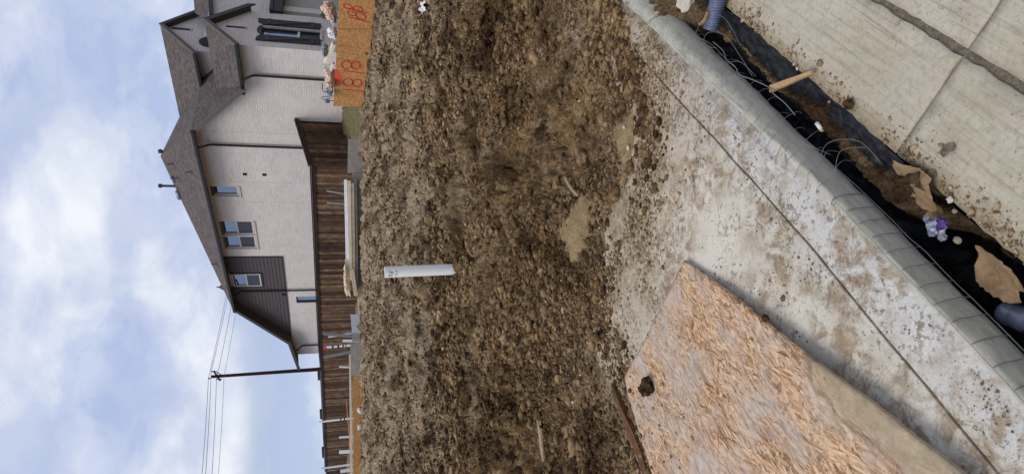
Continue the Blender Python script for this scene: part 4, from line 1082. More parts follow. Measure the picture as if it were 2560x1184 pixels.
crumple('paper_scrap', [(894, 1062), (904, 1060), (905, 1069), (896, 1074)], YF-.1, .06, 'white_paper', 'smaller white paper scrap on the orange form, nearer the edge of the picture', 'scrap', .02)
# things heaped on the painted form
DY = 17.2
for args in (('torn_wrapping', [(806, 22), (812, 8), (828, 4), (838, 18), (842, 40), (836, 60), (828, 52), (816, 40)], DY-.6, .3, 'tan_rag', 'tan and pink torn wrapping heaped at the right on the painted form', 'wrapping', .06),
             ('torn_wrapping', [(814, 182), (828, 168), (838, 178), (838, 212), (830, 226), (822, 222), (818, 204)], DY+1.0, .2, 'tan_rag', 'pale torn wrapping above the red smear', 'wrapping', .05),
             ('white_carton', [(819, 72), (840, 70), (843, 88), (838, 96), (821, 92)], DY-.4, .2, 'white_paper', 'white carton sitting on the painted form', 'carton', .02),
             ('blue_jug', [(814, 222), (826, 216), (834, 226), (830, 238), (818, 236)], DY+1.4, .12, 'blue_plastic', 'blue and white plastic jug at the left end of the painted form', 'jug', .02),
             ('grey_bag', [(806, 118), (812, 110), (820, 116), (818, 138), (810, 142), (806, 130)], DY+.4, .2, 'stake_grey', 'grey bag slumped behind the tan boards on the painted form', 'bag', .03),
             ('blue_bottle', [(829, 38), (838, 36), (840, 52), (834, 58), (829, 50)], DY-.7, .08, 'blue_plastic', 'small blue and white bottle beside the green weed', 'bottle', .02)):
    crumple(*args)
plank(815, 156, 836, 108, 9, .12, 'lumber', 'tan board tilted on the painted form between carton and wrapping', group='boards heaped on the painted form', Y0=DY+.7, Y1=DY)
plank(818, 200, 834, 158, 5, .1, 'lumber', 'narrow tan board tilted beside the white slatted pallet', group='boards heaped on the painted form', Y0=DY+1.1, Y1=DY+.6)
pal = empty('slatted_pallet', tuple(D(826, 180, DY+1)), 'small white slatted pallet on edge on the painted form', 'pallet')
for k in range(5):
    b = MB(); b.rnd().bar(D(806+k*2.4, 168+k*10, DY+1), D(826+k*1.2, 160+k*10, DY+1), .05, .04); b.build('slat', 'stake_white', pal)
b = MB(); b.rnd().bar(D(813, 160, DY+1.06), D(824, 216, DY+1.06), .06, .05); b.build('rail', 'lumber', pal)
b = MB(); b.tube([D(x, y, 18.6) for x, y in ((834, 240), (816, 242), (806, 242), (804, 246), (808, 249), (828, 246))], .016, 6); tag(b.build('bent_rod', 'stake_grey', org=tuple(D(830, 242, 18.6))), 'bent grey rod hooked over the left end of the painted form', 'rod')
b = MB(); b.tube([D(x, y, 18.7) for x, y in ((818, 250), (818, 257))], .07, 8); b.tube([D(815, 253, 18.7), D(834, 252, 18.7)], .012, 6); tag(b.build('rod_weight', 'blue_plastic', org=tuple(D(818, 253, 18.7))), 'blue grey knob on a rod left of the painted form', 'knob')
b = MB(); b.tube([D(x, y, 18.0) for x, y in ((806, 208), (806, 224), (810, 230), (820, 230))], .014, 6); tag(b.build('bent_rod', 'trim', org=tuple(D(812, 220, 18.0))), 'dark bent rod leaning behind the blue jug', 'rod')
# weed on the heap
b = MB(); wc = D(818, 38, DY-.2)
for k in range(170):
    a = random.uniform(0, 6.28); r = abs(random.gauss(0, .09)); h_ = random.uniform(-.06, .13)
    p = wc+np.array((r*math.cos(a), r*math.sin(a), h_)); q = np.array((random.gauss(0, 1), random.gauss(0, 1), random.gauss(.6, .6))); q /= np.linalg.norm(q); s_ = np.cross(q, (0.3, .5, .8)); s_ /= np.linalg.norm(s_)
    b.rnd().poly([p, p+q*.03+s_*.014, p+q*.065, p+q*.03-s_*.014])
wd_ = b.build('weed', 'weed', org=tuple(wc))
for k in range(4):
    b = MB(); b.tube([wc+np.array((random.uniform(-.05, .05), 0, -.25)), wc+np.array((random.uniform(-.1, .1), random.uniform(-.05, .05), .08))], .005, 4); b.build('stem', 'weed', wd_)
tag(wd_, 'small green leafy weed growing over the painted form', 'plant')

# ------------------------------------------------------------------ stakes along the form
def stake(p0, p1, Y, wpx, mat, label, bands=(), tip=None, group='stakes along the form', name='stake', thick=.03):
    """p1 is the visible lower end; the stake goes on into the ground"""
    a, c = D(*p0, Y), D(*p1, Y); u = c-a; c2 = a+u*((a[2]-.45)/(a[2]-c[2])) if a[2]-c[2] > .05 else c
    wd = wpx*Y/FPX; b = MB(); b.rnd().bar(a, c2, wd, thick, (0, 1, 0)); org = tuple(c2)
    o = b.build(name, mat, None, org=org, bevel=.004); tag(o, label, 'stake', group)
    for (q0, q1) in bands:
        bb = MB(); bb.bar(a+u*q0, a+u*q1, wd+.006, thick+.006, (0, 1, 0)); bb.build('band', 'black_paint', o)
    if tip:
        bb = MB(); bb.bar(a-u*.0, a+u*tip, wd+.008, thick+.008, (0, 1, 0)); bb.build('painted_tip', 'pink_tip', o)
    return o
SY = YF+.35
stake((809, 834), (880, 840), SY, 6, 'stake_grey', 'leaning grey stake crossing a thin white one, left of the metal sheet')
stake((820, 842), (870, 834), SY+.1, 3.4, 'stake_white', 'thin white stake crossing behind the leaning grey one')
stake((857, 851), (880, 851), SY, 6, 'stake_white', 'short white stub between the crossed stakes and the pink tipped stake')
stake((808, 868), (872, 863), SY, 5.5, 'stake_white', 'black and white banded stake with a pink tip', ((.34, .40), (.55, .62), (.75, .80), (.87, .90)), .13)
stake((809, 893), (876, 879), SY, 7, 'stake_grey', 'broad pale grey stake leaning right of the utility pole', thick=.03)
stake((848, 916), (872, 917), SY, 4, 'stake_white', 'short white stake in front of the utility pole')
stake((797, 1054), (873, 1045), SY, 4.2, 'stake_white', 'tall white stake with two black bands rising above the fence', ((.70, .74), (.82, .86)))
stake((848, 1092), (879, 1090), SY, 5, 'stake_white', 'thin short white stake between the two tall ones, nearer the banded one')
stake((848, 1129), (877, 1127), SY, 8, 'stake_white', 'wide short white stake between the two tall ones')
stake((803, 1170), (868, 1161), SY, 4, 'stake_white', 'tall plain white stake at the edge of the picture')
stake((851, 1177), (870, 1174), SY, 8, 'stake_white', 'wide short white stake beside the tall plain one at the edge')
stake((817, 477), (868, 486), SY+.2, 4, 'stake_grey', 'thin grey stake leaning behind the right end of the lumber stack')
stake((817, 507), (868, 510), SY+.2, 4, 'stake_grey', 'upright thin grey stake behind the lumber stack, left of the leaning one')
b = MB(); b.tube([D(866+12*q, 1001+151*q, YF+.1) for q in (0, .25, .5, .75, 1)], .012, 5); tag(b.build('string', 'orange_tape', org=tuple(D(872, 1080, YF+.1))), 'thin orange string slanting over the longest orange form', 'string')

# ------------------------------------------------------------------ utility pole and wires
PY = 60.0
top, bot = D(524, 941, PY), D(800, 922, PY); u = (bot-top)/np.linalg.norm(bot-top); foot = top+u*((top[2]-.2)/-u[2])
pole = empty('utility_pole', tuple(foot), 'tall dark wooden utility pole behind the fence, carrying four wires', 'utility pole')
b = MB(); b.tube([foot, top+u*.15], [.19, .13], 10); b.build('pole', 'pole_wood', pole)
ca, cb = D(534, 926, PY-.2), D(551, 951, PY-.2)
b = MB(); b.bar(ca, cb, .12, .12); arm = b.build('crossarm', 'pole_wood', pole)
b = MB(); b.bar(D(541, 929, PY-.2), D(555, 937, PY-.2), .06, .06); b.build('brace', 'pole_wood', pole)
ATT = [(521, 945), (528, 928), (541, 947), (560, 939)]
for x_, y_ in ATT[:3]:
    p = D(x_, y_, PY-.2); b = MB(); b.tube([p-np.array((0, 0, .45 if x_ > 530 or y_ < 935 else .2)), p-np.array((0, 0, .12)), p], [.03, .06, .05], 8); b.build('insulator', 'insulator', pole)
for (att, lf, rt_, lb) in ((ATT[0], (505, 1184), (563, 750), 'highest'), (ATT[1], (514, 1184), (567, 752), 'second highest'), (ATT[2], (530, 1184), (577, 771), 'second lowest'), (ATT[3], (546, 1184), (590, 775), 'lowest and thinnest')):
    b = MB(); P0 = D(*att, PY-.2)
    for end, Ye in ((lf, 52.0), (rt_, 68.0)):
        P1 = D(*end, Ye); P2 = P0+(P1-P0)*1.9; sag = 1.2 if end is lf else .9
        pts = []
        for k in range(13):
            q = k/12; p = P0+(P2-P0)*q; q1 = 1/1.9; p[2] -= sag*(q*(1-q))*.0; p[2] += .5*(q*(q-q1)); pts.append(p)
        b.tube(pts, .021 if att is not ATT[3] else .016, 5)
    tag(b.build('power_line', 'cable', org=tuple(P0)), lb+' of the four thin wires strung from the utility pole', 'wire', 'wires on the utility pole')

# ------------------------------------------------------------------ white sewer pipe in the soil
pb = Gd(1135, 671); pb[2] -= .03
dist = np.linalg.norm(pb-np.array([0, 0, HC])); topP = D(962, 680, pb[1]+.0)
PR = .0585
pu = topP-pb; pipe = MB()
seg = 40
def ring(c, r): return [c+np.array((r*math.cos(2*math.pi*k/seg), r*math.sin(2*math.pi*k/seg), 0)) for k in range(seg)]
vs = ring(pb-np.array((0, 0, .25)), PR)+ring(topP, PR)+ring(topP, PR-.006)+ring(topP-pu*.55, PR-.006)
fs = [[a*seg+k, a*seg+(k+1) % seg, (a+1)*seg+(k+1) % seg, (a+1)*seg+k] for a in range(3) for k in range(seg)]
pipe.add(vs, fs); po = pipe.build('plastic_pipe', 'pvc', None, True, tuple(pb))
po.data.set_sharp_from_angle(angle=.6)
tag(po, 'upright white plastic pipe standing in the bare soil', 'pipe')
# handwriting near the rim: small strokes lying on the pipe
b = MB()
def pp(ang, h): 
    c = topP-pu/np.linalg.norm(pu)*h; return c+np.array((math.sin(ang), -math.cos(ang), 0))*(PR+.0012)
for st in ([(-.75, .035), (-.62, .075)], [(-.62, .035), (-.75, .072)], [(-.45, .03), (-.42, .07), (-.25, .075)], [(-.2, .04), (-.05, .05), (-.18, .085)], [(.02, .075), (.16, .03)], [(-.72, .10), (-.55, .125), (-.4, .10)], [(-.25, .11), (-.1, .13)], [(.1, .10), (.12, .125)]):
    b.tube([pp(*q) for q in st], .0022, 4)
b.build('marker_writing', 'ink', po)

# ------------------------------------------------------------------ the OSB sheet lying on the pavement
OPX = [(1700, 650), (1635, 790), (1612, 850), (1569, 940), (1578, 985), (1602, 1060), (1640, 1184), (1700, 1330), (1800, 1500), (2650, 1420), (2420, 1184), (2200, 1010), (2000, 865), (1850, 752)]
OZ = .045
OUT = [G(x, y, OZ) for x, y in OPX]; o0, o1 = np.array(OUT[0][:2]), np.array(OUT[10][:2])
def osb_z(x, y):
    d1 = np.hypot(x-OUT[0][0], y-OUT[0][1])
    zq = .022+.032*sst(0, .9, d1)+.012*np.sin(x*2.1+y*1.3)+.0015*fbm(x*40, y*40, 2, 2)
    return zq
def osb_attr(x, y):
    ln = np.abs((x-o0[0])*(o1[1]-o0[1])-(y-o0[1])*(o1[0]-o0[0]))/np.linalg.norm(o1-o0)
    yy = np.hypot(x-o0[0], y-o0[1])
    return {'mud': np.clip((1-sst(.02, .11, ln+.06*fbm(x*6, y*6, 4, 4)))*sst(.75, .95, yy+.08*fbm(x*5, y*5, 2, 8)) + sst(1.42, 1.62, yy+.12*fbm(x*4, y*4, 3, 9))*.75, 0, 1)}
oo = cdt_plate('osb_sheet', OUT[::-1], osb_z, .013, .02, 'osb_old', None, True, .0018, (OUT[0][0], OUT[0][1], 0), osb_attr)
tag(oo, 'broad flake board sheet with a broken corner lying on the dirty pavement', 'board')
for pxl, n_, lb in (((1630, 962), .055, 'dark lump of soil on the flake board near its far corner'), ((1921, 795), .016, 'small dark crumb of soil on the long edge of the flake board')):
    pass
def clump(name, p, r, mat, label, cat, seed=0, flat_=.7, group=None, sub=3, n=1):
    bm = bmesh.new(); bmesh.ops.create_icosphere(bm, subdivisions=sub, radius=1)
    from mathutils import noise as mn
    for v_ in bm.verts:
        d1 = 1+.45*mn.noise(v_.co*1.3+Vector((seed*3.1, seed, 0)))+.30*mn.noise(v_.co*3.1+Vector((seed, 2, seed)))+.16*mn.noise(v_.co*7+Vector((0, seed, 2)))
        v_.co = Vector((v_.co.x*r*d1, v_.co.y*r*d1, v_.co.z*r*d1*flat_))
    me = bpy.data.meshes.new(name); bm.to_mesh(me); bm.free(); me.materials.append(MATS[mat])
    me.attributes.new('rnd', 'FLOAT', 'FACE').data.foreach_set('value', np.full(len(me.polygons), .1+.2*random.random(), dtype=np.float32))
    o = bpy.data.objects.new(name, me); C.objects.link(o); o.location = p
    if label: tag(o, label, cat, group)
    return o
def on_osb(x, y):
    p = G(x, y, OZ); p[2] = float(osb_z(np.array([p[0]]), np.array([p[1]]))[0]); return p
q = on_osb(1632, 965); clump('soil_lump', (q[0], q[1], q[2]+.018), .042, 'clod', 'dark lump of soil on the flake board near its far corner', 'soil lump', 3, .75)
q = on_osb(1925, 795); clump('soil_lump', (q[0], q[1], q[2]+.006), .013, 'clod', 'small dark lump of soil on the long edge of the flake board', 'soil lump', 5, .8)
q = on_osb(1585, 975); clump('soil_lump', (q[0], q[1], q[2]+.004), .010, 'clod', 'tiny dark lump of soil at the left corner of the flake board', 'soil lump', 8, .8)
# old board half buried beside the sheet
pts = [Gd(x, y) for x, y in ((1540, 962), (1562, 1018), (1590, 1085), (1612, 1140), (1630, 1200), (1650, 1270))]
b = MB(); nb = len(pts); rg = random.Random(4)
for j, (dn, hh, ww) in enumerate(((0, .014, .035), (.012, .022, .02))):
    vs = []
    for i, p in enumerate(pts):
        p = np.array(p); dd = np.array(pts[min(i+1, nb-1)])-np.array(pts[max(i-1, 0)]); dd[2] = 0; dd /= np.linalg.norm(dd); s_ = np.array((-dd[1], dd[0], 0)); w2 = ww*(.35+.65*min(1, i/2.0))*rg.uniform(.85, 1.1)
        z0 = p[2]+hh*.3
        for (sx, sz) in ((-w2, -.03), (-w2, hh), (-w2*.2, hh*rg.uniform(.6, 1.3)), (w2, hh*rg.uniform(.7, 1.1)), (w2, -.03)): vs.append(p+s_*(sx+dn)+np.array((0, 0, sz+.012)))
    b.rnd().add(vs, [[i*5+k, i*5+k+1, (i+1)*5+k+1, (i+1)*5+k] for i in range(nb-1) for k in range(4)]+[[0, 1, 2, 3, 4], [(nb-1)*5+k for k in (4, 3, 2, 1, 0)]])
tag(b.build('rotten_board', 'old_wood', org=tuple(pts[0])), 'rotten dark brown board half buried beside the flake board', 'board')

# ------------------------------------------------------------------ litter and small things in the soil
def chip(name, a, c, wd, th, mat, label, cat, lift=.01, taper=.4, group=None, seg=6, bow=.0):
    a, c = np.array(a, float), np.array(c, float); d_ = c-a; L = np.linalg.norm(d_); d_ /= L; s_ = np.cross(d_, (0, 0, 1)); s_ /= np.linalg.norm(s_); up = np.cross(s_, d_)
    b = MB(); vs = []
    for i in range(seg+1):
        q = i/seg; p = a+d_*L*q+s_*bow*math.sin(math.pi*q)+up*lift; w2 = wd*(1-taper*q)*random.uniform(.88, 1.08)/2
        vs += [p-s_*w2-up*th/2, p+s_*w2-up*th/2, p+s_*w2*.9+up*th/2, p-s_*w2*.9+up*th/2]
    fs = [[i*4+k, i*4+(k+1) % 4, (i+1)*4+(k+1) % 4, (i+1)*4+k] for i in range(seg) for k in range(4)]+[[3, 2, 1, 0], [seg*4, seg*4+1, seg*4+2, seg*4+3]]
    b.rnd().add(vs, fs); return tag(b.build(name, mat, org=tuple(a)), label, cat, group)
chip('wood_chip', Gd(1418, 438), Gd(1452, 488), .024, .008, 'dull_wood', 'thin grey stick lying in the soil beside a smooth mud patch', 'stick', .02, .1, bow=.015)
chip('wood_chip', Gd(1348, 1030), Gd(1362, 1150), .085, .01, 'dull_wood', 'pale wood sliver half buried in the brown soil left of the flake board', 'wood sliver', .012, .5)
def litter(name, px, size, mat, label, cat, seed, z=None, stretch=(1, 1), ang=0, amp=.35):
    p = Gd(*px) if z is None else np.array(G(*px, z)); rs = np.random.RandomState(seed); n = 9
    vs = []; 
    for i in range(n):
        for j in range(n):
            u_, v_ = (i/(n-1)-.5), (j/(n-1)-.5); k = 1+.25*rs.randn()*.3
            X_, Y_ = u_*stretch[0]*k, v_*stretch[1]*k; X_, Y_ = X_*math.cos(ang)-Y_*math.sin(ang), X_*math.sin(ang)+Y_*math.cos(ang)
            vs.append(p+size*np.array((X_, Y_, .18+amp*float(fbm(np.array([u_*3+seed]), np.array([v_*3]), 3, seed)[0]))))
    b = MB(); b.add(vs, [[i*n+j, (i+1)*n+j, (i+1)*n+j+1, i*n+j+1] for i in range(n-1) for j in range(n-1)])
    o = b.build(name, mat, org=tuple(p)); mo = o.modifiers.new('solid', 'SOLIDIFY'); mo.thickness = .0012
    return tag(o, label, cat)
litter('paper_scrap', (1250, 411), .075, 'white_paper', 'small white paper scrap alone on the brown soil', 'scrap', 3, stretch=(1.2, .8), ang=.6)
litter('paper_scrap', (1062, 20), .30, 'white_paper', 'white crumpled paper strip on the soil below the painted form', 'scrap', 8, stretch=(.5, 1.7), ang=-.25, amp=.16)
# lumps of chalky rubble by the kerb
for k, (x_, y_, r_, lb) in enumerate(((1563, 318, .010, 'white stone at the end of the smooth mud patch'), (1573, 370, .013, 'larger pale stone beside the smooth mud patch'))):
    q = Gd(x_, y_); clump('stone', (q[0], q[1], q[2]+.006), r_, 'scrap_concrete', lb, 'stone', 20+k, .7, sub=2)

# ------------------------------------------------------------------ things in the trench
def T(x, y, z): return np.array(G(x, y, z))
b = MB(); a, c = T(1927, 222, -.10), T(2031, 181, -.075); chip('wood_splinter', a, c, .028, .012, 'splinter', 'long light brown wood splinter bridging the black plastic in the trench', 'splinter', .0, .55)
b = MB(); a, c = T(2042, 308, -.125), T(2053, 322, -.125); b.tube([a, c], .0075, 12); bt = b.build('cigarette_butt', 'white_paper', None, True, tuple(a)); tag(bt, 'white cigarette butt on the soil in the trench', 'cigarette butt')
b = MB(); b.tube([c, c+(c-a)*.25], .0076, 12); b.build('filter', 'lumber', bt)
chip('paper_scrap', T(1988, 152, -.13), T(1996, 176, -.13), .008, .002, 'white_paper', 'narrow white paper strip on the black plastic above the splinter', 'scrap', .004, .3)
chip('wood_chip', T(1752, 62, -.03), T(1772, 30, -.03), .012, .010, 'splinter', 'short curved tan stick at the far end of the trench', 'stick', .006, .2, bow=.012)
# ribbed blue grey pipe that comes out of the far end of the trench
a, c = T(1778, 72, -.07), T(1806, -45, -.05); b = MB(); pts = []; rr = []
for k in range(60):
    q = k/59; pts.append(a+(c-a)*q); rr.append(.030+.006*math.sin(k*1.9))
b.tube(pts, rr, 14); tag(b.build('ribbed_pipe', 'blue_pipe', None, True, tuple(a)), 'blue grey ribbed plastic pipe end at the far end of the trench', 'pipe')
q = T(1712, -4, -.01); clump('concrete_lump', (q[0], q[1], -.015), .05, 'scrap_concrete', 'whitish crumbly concrete lump by the far kerb edge', 'concrete lump', 31, .6)
# torn brown paper, a candy wrapper, a bottle
def paper(px, z0, zamp, label, seed, tilt=None):
    o_ = [G(x, y, z0) for x, y in px]
    def zf(x, y):
        n = x*NA[0]+y*NA[1]
        return z0+zamp*fbm(x*9+seed, y*9, 3, seed)+.012*np.abs(fbm(x*22, y*22+seed, 2, seed+3))+(tilt(x, y, n) if tilt else 0)
    return tag(cdt_plate('brown_paper', o_[::-1], zf, .0012, .008, 'brown_paper', None, False, .002, tuple(o_[0])), label, 'torn paper')
paper([(2238, 398), (2262, 410), (2300, 420), (2332, 445), (2328, 492), (2318, 520), (2296, 530), (2262, 520), (2236, 482), (2228, 440)], -.075, .022, 'crumpled brown paper with soil on it across the trench above the wrapper', 3, lambda x, y, n: -.055*(1-sst(-.84, -.74, n)))
paper([(2283, 505), (2306, 500), (2313, 532), (2290, 552), (2272, 540)], -.10, .02, 'small folded flap of brown paper beside the purple wrapper', 6, lambda x, y, n: -.06*(1-sst(-.82, -.76, n)))
paper([(2404, 612), (2440, 620), (2490, 650), (2520, 672), (2522, 700), (2532, 735), (2500, 728), (2496, 758), (2470, 760), (2430, 745), (2396, 718), (2384, 690), (2381, 670), (2392, 640)], -.080, .010, 'large flat sheet of torn brown paper hanging over the street edge by the bottle', 9, lambda x, y, n: -.08*(1-sst(-.85, -.755, n))+.004)
wr = empty('wrapper', tuple(T(2345, 562, -.13)), 'crumpled clear and purple plastic wrapper hanging into the trench', 'wrapper')
def blobm(px, z, r, seed, mat, nm, fl=.8):
    p = T(*px, z); o = clump(nm, (0, 0, 0), r, mat, None, None, seed, fl, sub=4)
    o.parent = wr; o.location = Vector(p)-wr.location; o.data.polygons.foreach_set('use_smooth', [True]*len(o.data.polygons)); return o
blobm((2338, 568), -.125, .022, 41, 'wrapper', 'film'); blobm((2355, 592), -.15, .011, 45, 'wrapper', 'film'); blobm((2318, 548), -.13, .009, 47, 'wrapper', 'film'); blobm((2353, 560), -.108, .016, 43, 'purple_print', 'printed_film', .45)
# bottle lying in the trench, ribs round its body
a, c = T(2500, 775, -.20), T(2700, 850, -.20); u_ = (c-a)/np.linalg.norm(c-a); b = MB(); pts = []; rr = []
prof = [(0, .010), (.004, .024), (.012, .031), (.03, .033), (.034, .031), (.040, .031), (.044, .033), (.07, .033), (.074, .031), (.080, .031), (.084, .033), (.14, .033), (.17, .026), (.19, .014), (.205, .013)]
for q_, r_ in prof: pts.append(a+u_*q_); rr.append(r_)
b.tube(pts, rr, 20); bo = b.build('plastic_bottle', 'bottle_plastic', None, True, tuple(a)); tag(bo, 'clear grey ribbed plastic bottle lying in the trench by the brown paper', 'bottle')
b = MB(); b.tube([a+u_*.2, a+u_*.222], .0155, 14); b.build('cap', 'black_paint', bo)
for k, (x_, y_, r_, lb) in enumerate(((2378, 500, .011, 'white oval pebble on the street edge above the wrapper'), (2388, 528, .008, 'round pale pebble below the oval one'), (2396, 600, .013, 'pale grey stone between the wrapper and the flat brown paper'), (2128, 272, .009, 'white pebble on the street edge over the black plastic'), (2075, 254, .007, 'small white pebble on the black plastic'))):
    q = T(x_, y_, -.095 if k < 4 else -.12); clump('pebble', (q[0], q[1], q[2]+r_*.35), r_*.8, 'scrap_concrete' if k == 0 else 'pebble', lb, 'pebble', 60+k, .6, sub=2)
for k, (x_, y_, r_, lb) in enumerate(((2124, 262, .017, 'brown lump of soil on the street edge over the black plastic'), (1824, 92, .022, 'tan lump of soil on the black plastic near the wire tangle'))):
    q = T(x_, y_, -.09); clump('soil_lump', (q[0], q[1], q[2]+r_*.3), r_, 'clod', lb, 'soil lump', 70+k, .6)
# flat dark scrap on the street
sp_ = [G(x, y, ZS+.004) for x, y in ((2350, 380), (2360, 364), (2372, 360), (2384, 357), (2390, 366), (2386, 378), (2374, 380), (2366, 388), (2358, 394))]
tag(cdt_plate('leaf', sp_[::-1], lambda x, y: ZS+.007+.004*fbm(x*60, y*60, 2, 5),   .0012, .004, 'stake_grey' if False else 'joint_dirt', None, False, .0008, tuple(sp_[0])), 'curled dark dead leaf on the bare street slab', 'leaf')

# ------------------------------------------------------------------ wire mesh over the face of the kerb
b = MB(); rg = random.Random(11)
def wpath(s, out=0.0, wig=1.0, low=-.128):
    j = lambda a: rg.uniform(-a, a)*wig
    ds = rg.uniform(-.012, .012)*wig; NO = NOSE+float(bend(s)); dz = -.020*float(sst(1.25, 2.1, s)); nb = .05*float(sst(1.2, 1.7, s))
    pts = [sn(s-.02+ds, NO-.02-nb+j(.01), .003), sn(s-.008+ds*.6, NO-.014-nb*.4+j(.004), .003+dz*.3), sn(s, NO-.003, -.003+dz+j(.002)), sn(s+.004, NO+.006+out*.3, -.03+j(.004)), sn(s+.006+j(.004), NO+.008+out*.7, -.06), sn(s+.010+j(.006), NO+.009+out, -.09), sn(s+.012+j(.006), NO+.008+out, low)]
    return [np.array(p) for p in (pts if s > 1.2 else pts[2:])]
def smooth(P, n=6):
    P = [np.array(p, float) for p in P]; r = []
    for i in range(len(P)-1):
        p0, p1, p2, p3 = P[max(i-1, 0)], P[i], P[i+1], P[min(i+2, len(P)-1)]
        for k in range(n):
            q = k/n; r.append(.5*((2*p1)+(-p0+p2)*q+(2*p0-5*p1+4*p2-p3)*q*q+(-p0+3*p1-3*p2+p3)*q**3))
    r.append(P[-1]); return r
s = .10
while s < 2.46:
    upv = 1.0 if s > 1.22 else .35; NO_ = NOSE+float(bend(s))
    if s < 1.30: b.tube(smooth(wpath(s, 0, upv)), .0012, 5)
    else:
        P = wpath(s, 0, upv); o_ = .02+.05*rg.random()
        P = P[:3]+[np.array(sn(s+.01, NO_+.018, -.03)), np.array(sn(s+.02, NO_+.03+o_*.4, -.03-.02*rg.random())), np.array(sn(s+.035, NO_+.03+o_*.8, -.06-.03*rg.random())), np.array(sn(s+.04, NO_+.025+o_*.8, -.09-.04*rg.random()))]
        b.tube(smooth(P), .0008, 5)
    s += .062+rg.uniform(-.006, .006)*(1 if s < 1.2 else 2.2)
def along(n0, z0, s0, s1, step, wob, r=.0012, on=0.0):
    P = []; s = s0
    while s <= s1: P.append(sn(s, n0+float(bend(s))+rg.uniform(-wob, wob), z0+rg.uniform(-wob, wob)*on)); s += step
    b.tube(smooth(P), r, 5)
along(NOSE+.009, -.122, .05, 1.5, .062, .002, .0014, 1); along(NOSE-.004, .0015, .05, 1.25, .062, .002, .0009); along(NOSE-.055, .002, 1.5, 2.4, .1, .006, .0009)
along(NOSE+.075, -.075, 1.62, 2.25, .07, .012, .0018, 1.6); along(NOSE+.014, -.118, .02, .75, .1, .004, .0016, .5)
for (s0, lst) in ((1.30, [(0, -.03, .004), (.05, .03, .0), (.10, .10, -.03), (.05, .15, -.08), (-.02, .12, -.13)]), (1.22, [(0, -.02, .004), (.06, .05, .0), (.12, .11, -.03), (.09, .15, -.08)]),
                  (1.45, [(0, -.05, .003), (.06, -.01, .004), (.06, .03, -.03), (-.02, .04, -.1)]), (2.12, [(0, -.04, .004), (.02, .03, .02), (.10, .13, .0), (.02, .17, -.03), (-.10, .13, -.06), (-.16, .08, -.10)]),
                  (2.20, [(0, -.05, .004), (0, .02, .02), (.06, .10, .02), (.10, .18, -.02), (.02, .22, -.05), (-.12, .16, -.08)]), 
                  (2.30, [(0, -.02, .0), (.04, .03, .01), (.0, .09, .0), (-.08, .10, -.04), (-.18, .08, -.07), (-.28, .085, -.07)]), (2.42, [(.06, -.02, -.01), (.0, .02, .0), (-.06, .06, -.02), (-.14, .07, -.05), (-.22, .1, -.06)]), (1.98, [(0, .0, 0), (.05, .07, -.01), (.03, .11, -.05), (-.05, .09, -.09)])):
    b.tube(smooth([sn(s0+a, NOSE+float(bend(s0))+n_*.9, z_-.012) for a, n_, z_ in lst], 8), .0008, 5)
tag(b.build('wire_mesh', 'wire', None, True, sn(1.2, NOSE, -.1)), 'thin wire mesh draped over the kerb edge, tangled at its far end', 'wire mesh')

# ------------------------------------------------------------------ loose soil, crumbs and gravel
def rocks(name, pts, size, mat, sub=1, seed=0, flat_=.75, nvar=10):
    rs = np.random.RandomState(seed); var = []
    from mathutils import noise as mn
    for k in range(nvar):
        bm = bmesh.new(); bmesh.ops.create_icosphere(bm, subdivisions=sub, radius=1)
        for v_ in bm.verts:
            d1 = 1+.55*mn.noise(v_.co*1.2+Vector((k*3.1, seed, 0)))+.45*mn.noise(v_.co*2.7+Vector((k, 2, seed)))
            if sub > 1: d1 += .34*(abs(mn.noise(v_.co*4.5+Vector((k, seed, 4))))-.2)+.22*mn.noise(v_.co*9+Vector((seed, k, 4)))
            v_.co *= d1*(rs.uniform(.68, 1.25) if sub == 1 else rs.uniform(.95, 1.05))
        bm.verts.ensure_lookup_table()
        var.append((np.array([v_.co[:] for v_ in bm.verts]), np.array([[v_.index for v_ in f.verts] for f in bm.faces]))); bm.free()
    V = []; F = []; Rn = []; off = 0
    for i, (p, s_) in enumerate(zip(pts, size)):
        v_, f = var[i % nvar]; a = rs.rand()*6.28; ca, sa = math.cos(a), math.sin(a)
        sc = s_*np.array((rs.uniform(.7, 1.4), rs.uniform(.7, 1.2), flat_*rs.uniform(.6, 1.1)))
        q = v_*sc; q = np.stack([q[:, 0]*ca-q[:, 1]*sa, q[:, 0]*sa+q[:, 1]*ca, q[:, 2]], 1)+p
        V.append(q); F.append(f+off); Rn.append(np.full(len(f), rs.rand())); off += len(v_)
    V = np.concatenate(V); F = np.concatenate(F).astype(np.int32); me = bpy.data.meshes.new(name)
    me.vertices.add(len(V)); me.vertices.foreach_set('co', V.ravel()); me.loops.add(F.size); me.loops.foreach_set('vertex_index', F.ravel())
    me.polygons.add(len(F)); me.polygons.foreach_set('loop_start', np.arange(0, F.size, 3, dtype=np.int32)); me.update(calc_edges=True)
    me.attributes.new('rnd', 'FLOAT', 'FACE').data.foreach_set('value', np.concatenate(Rn).astype(np.float32))
    me.materials.append(MATS[mat]); o = bpy.data.objects.new(name, me); C.objects.link(o); o['kind'] = 'stuff'; return o
rs = np.random.RandomState(5)
def scatter(n, y0, y1, power=1.0, half=.5):
    Y = y0*(y1/y0)**rs.rand(n); X = rs.uniform(-half, half, n)*(Y+.15); return X, Y
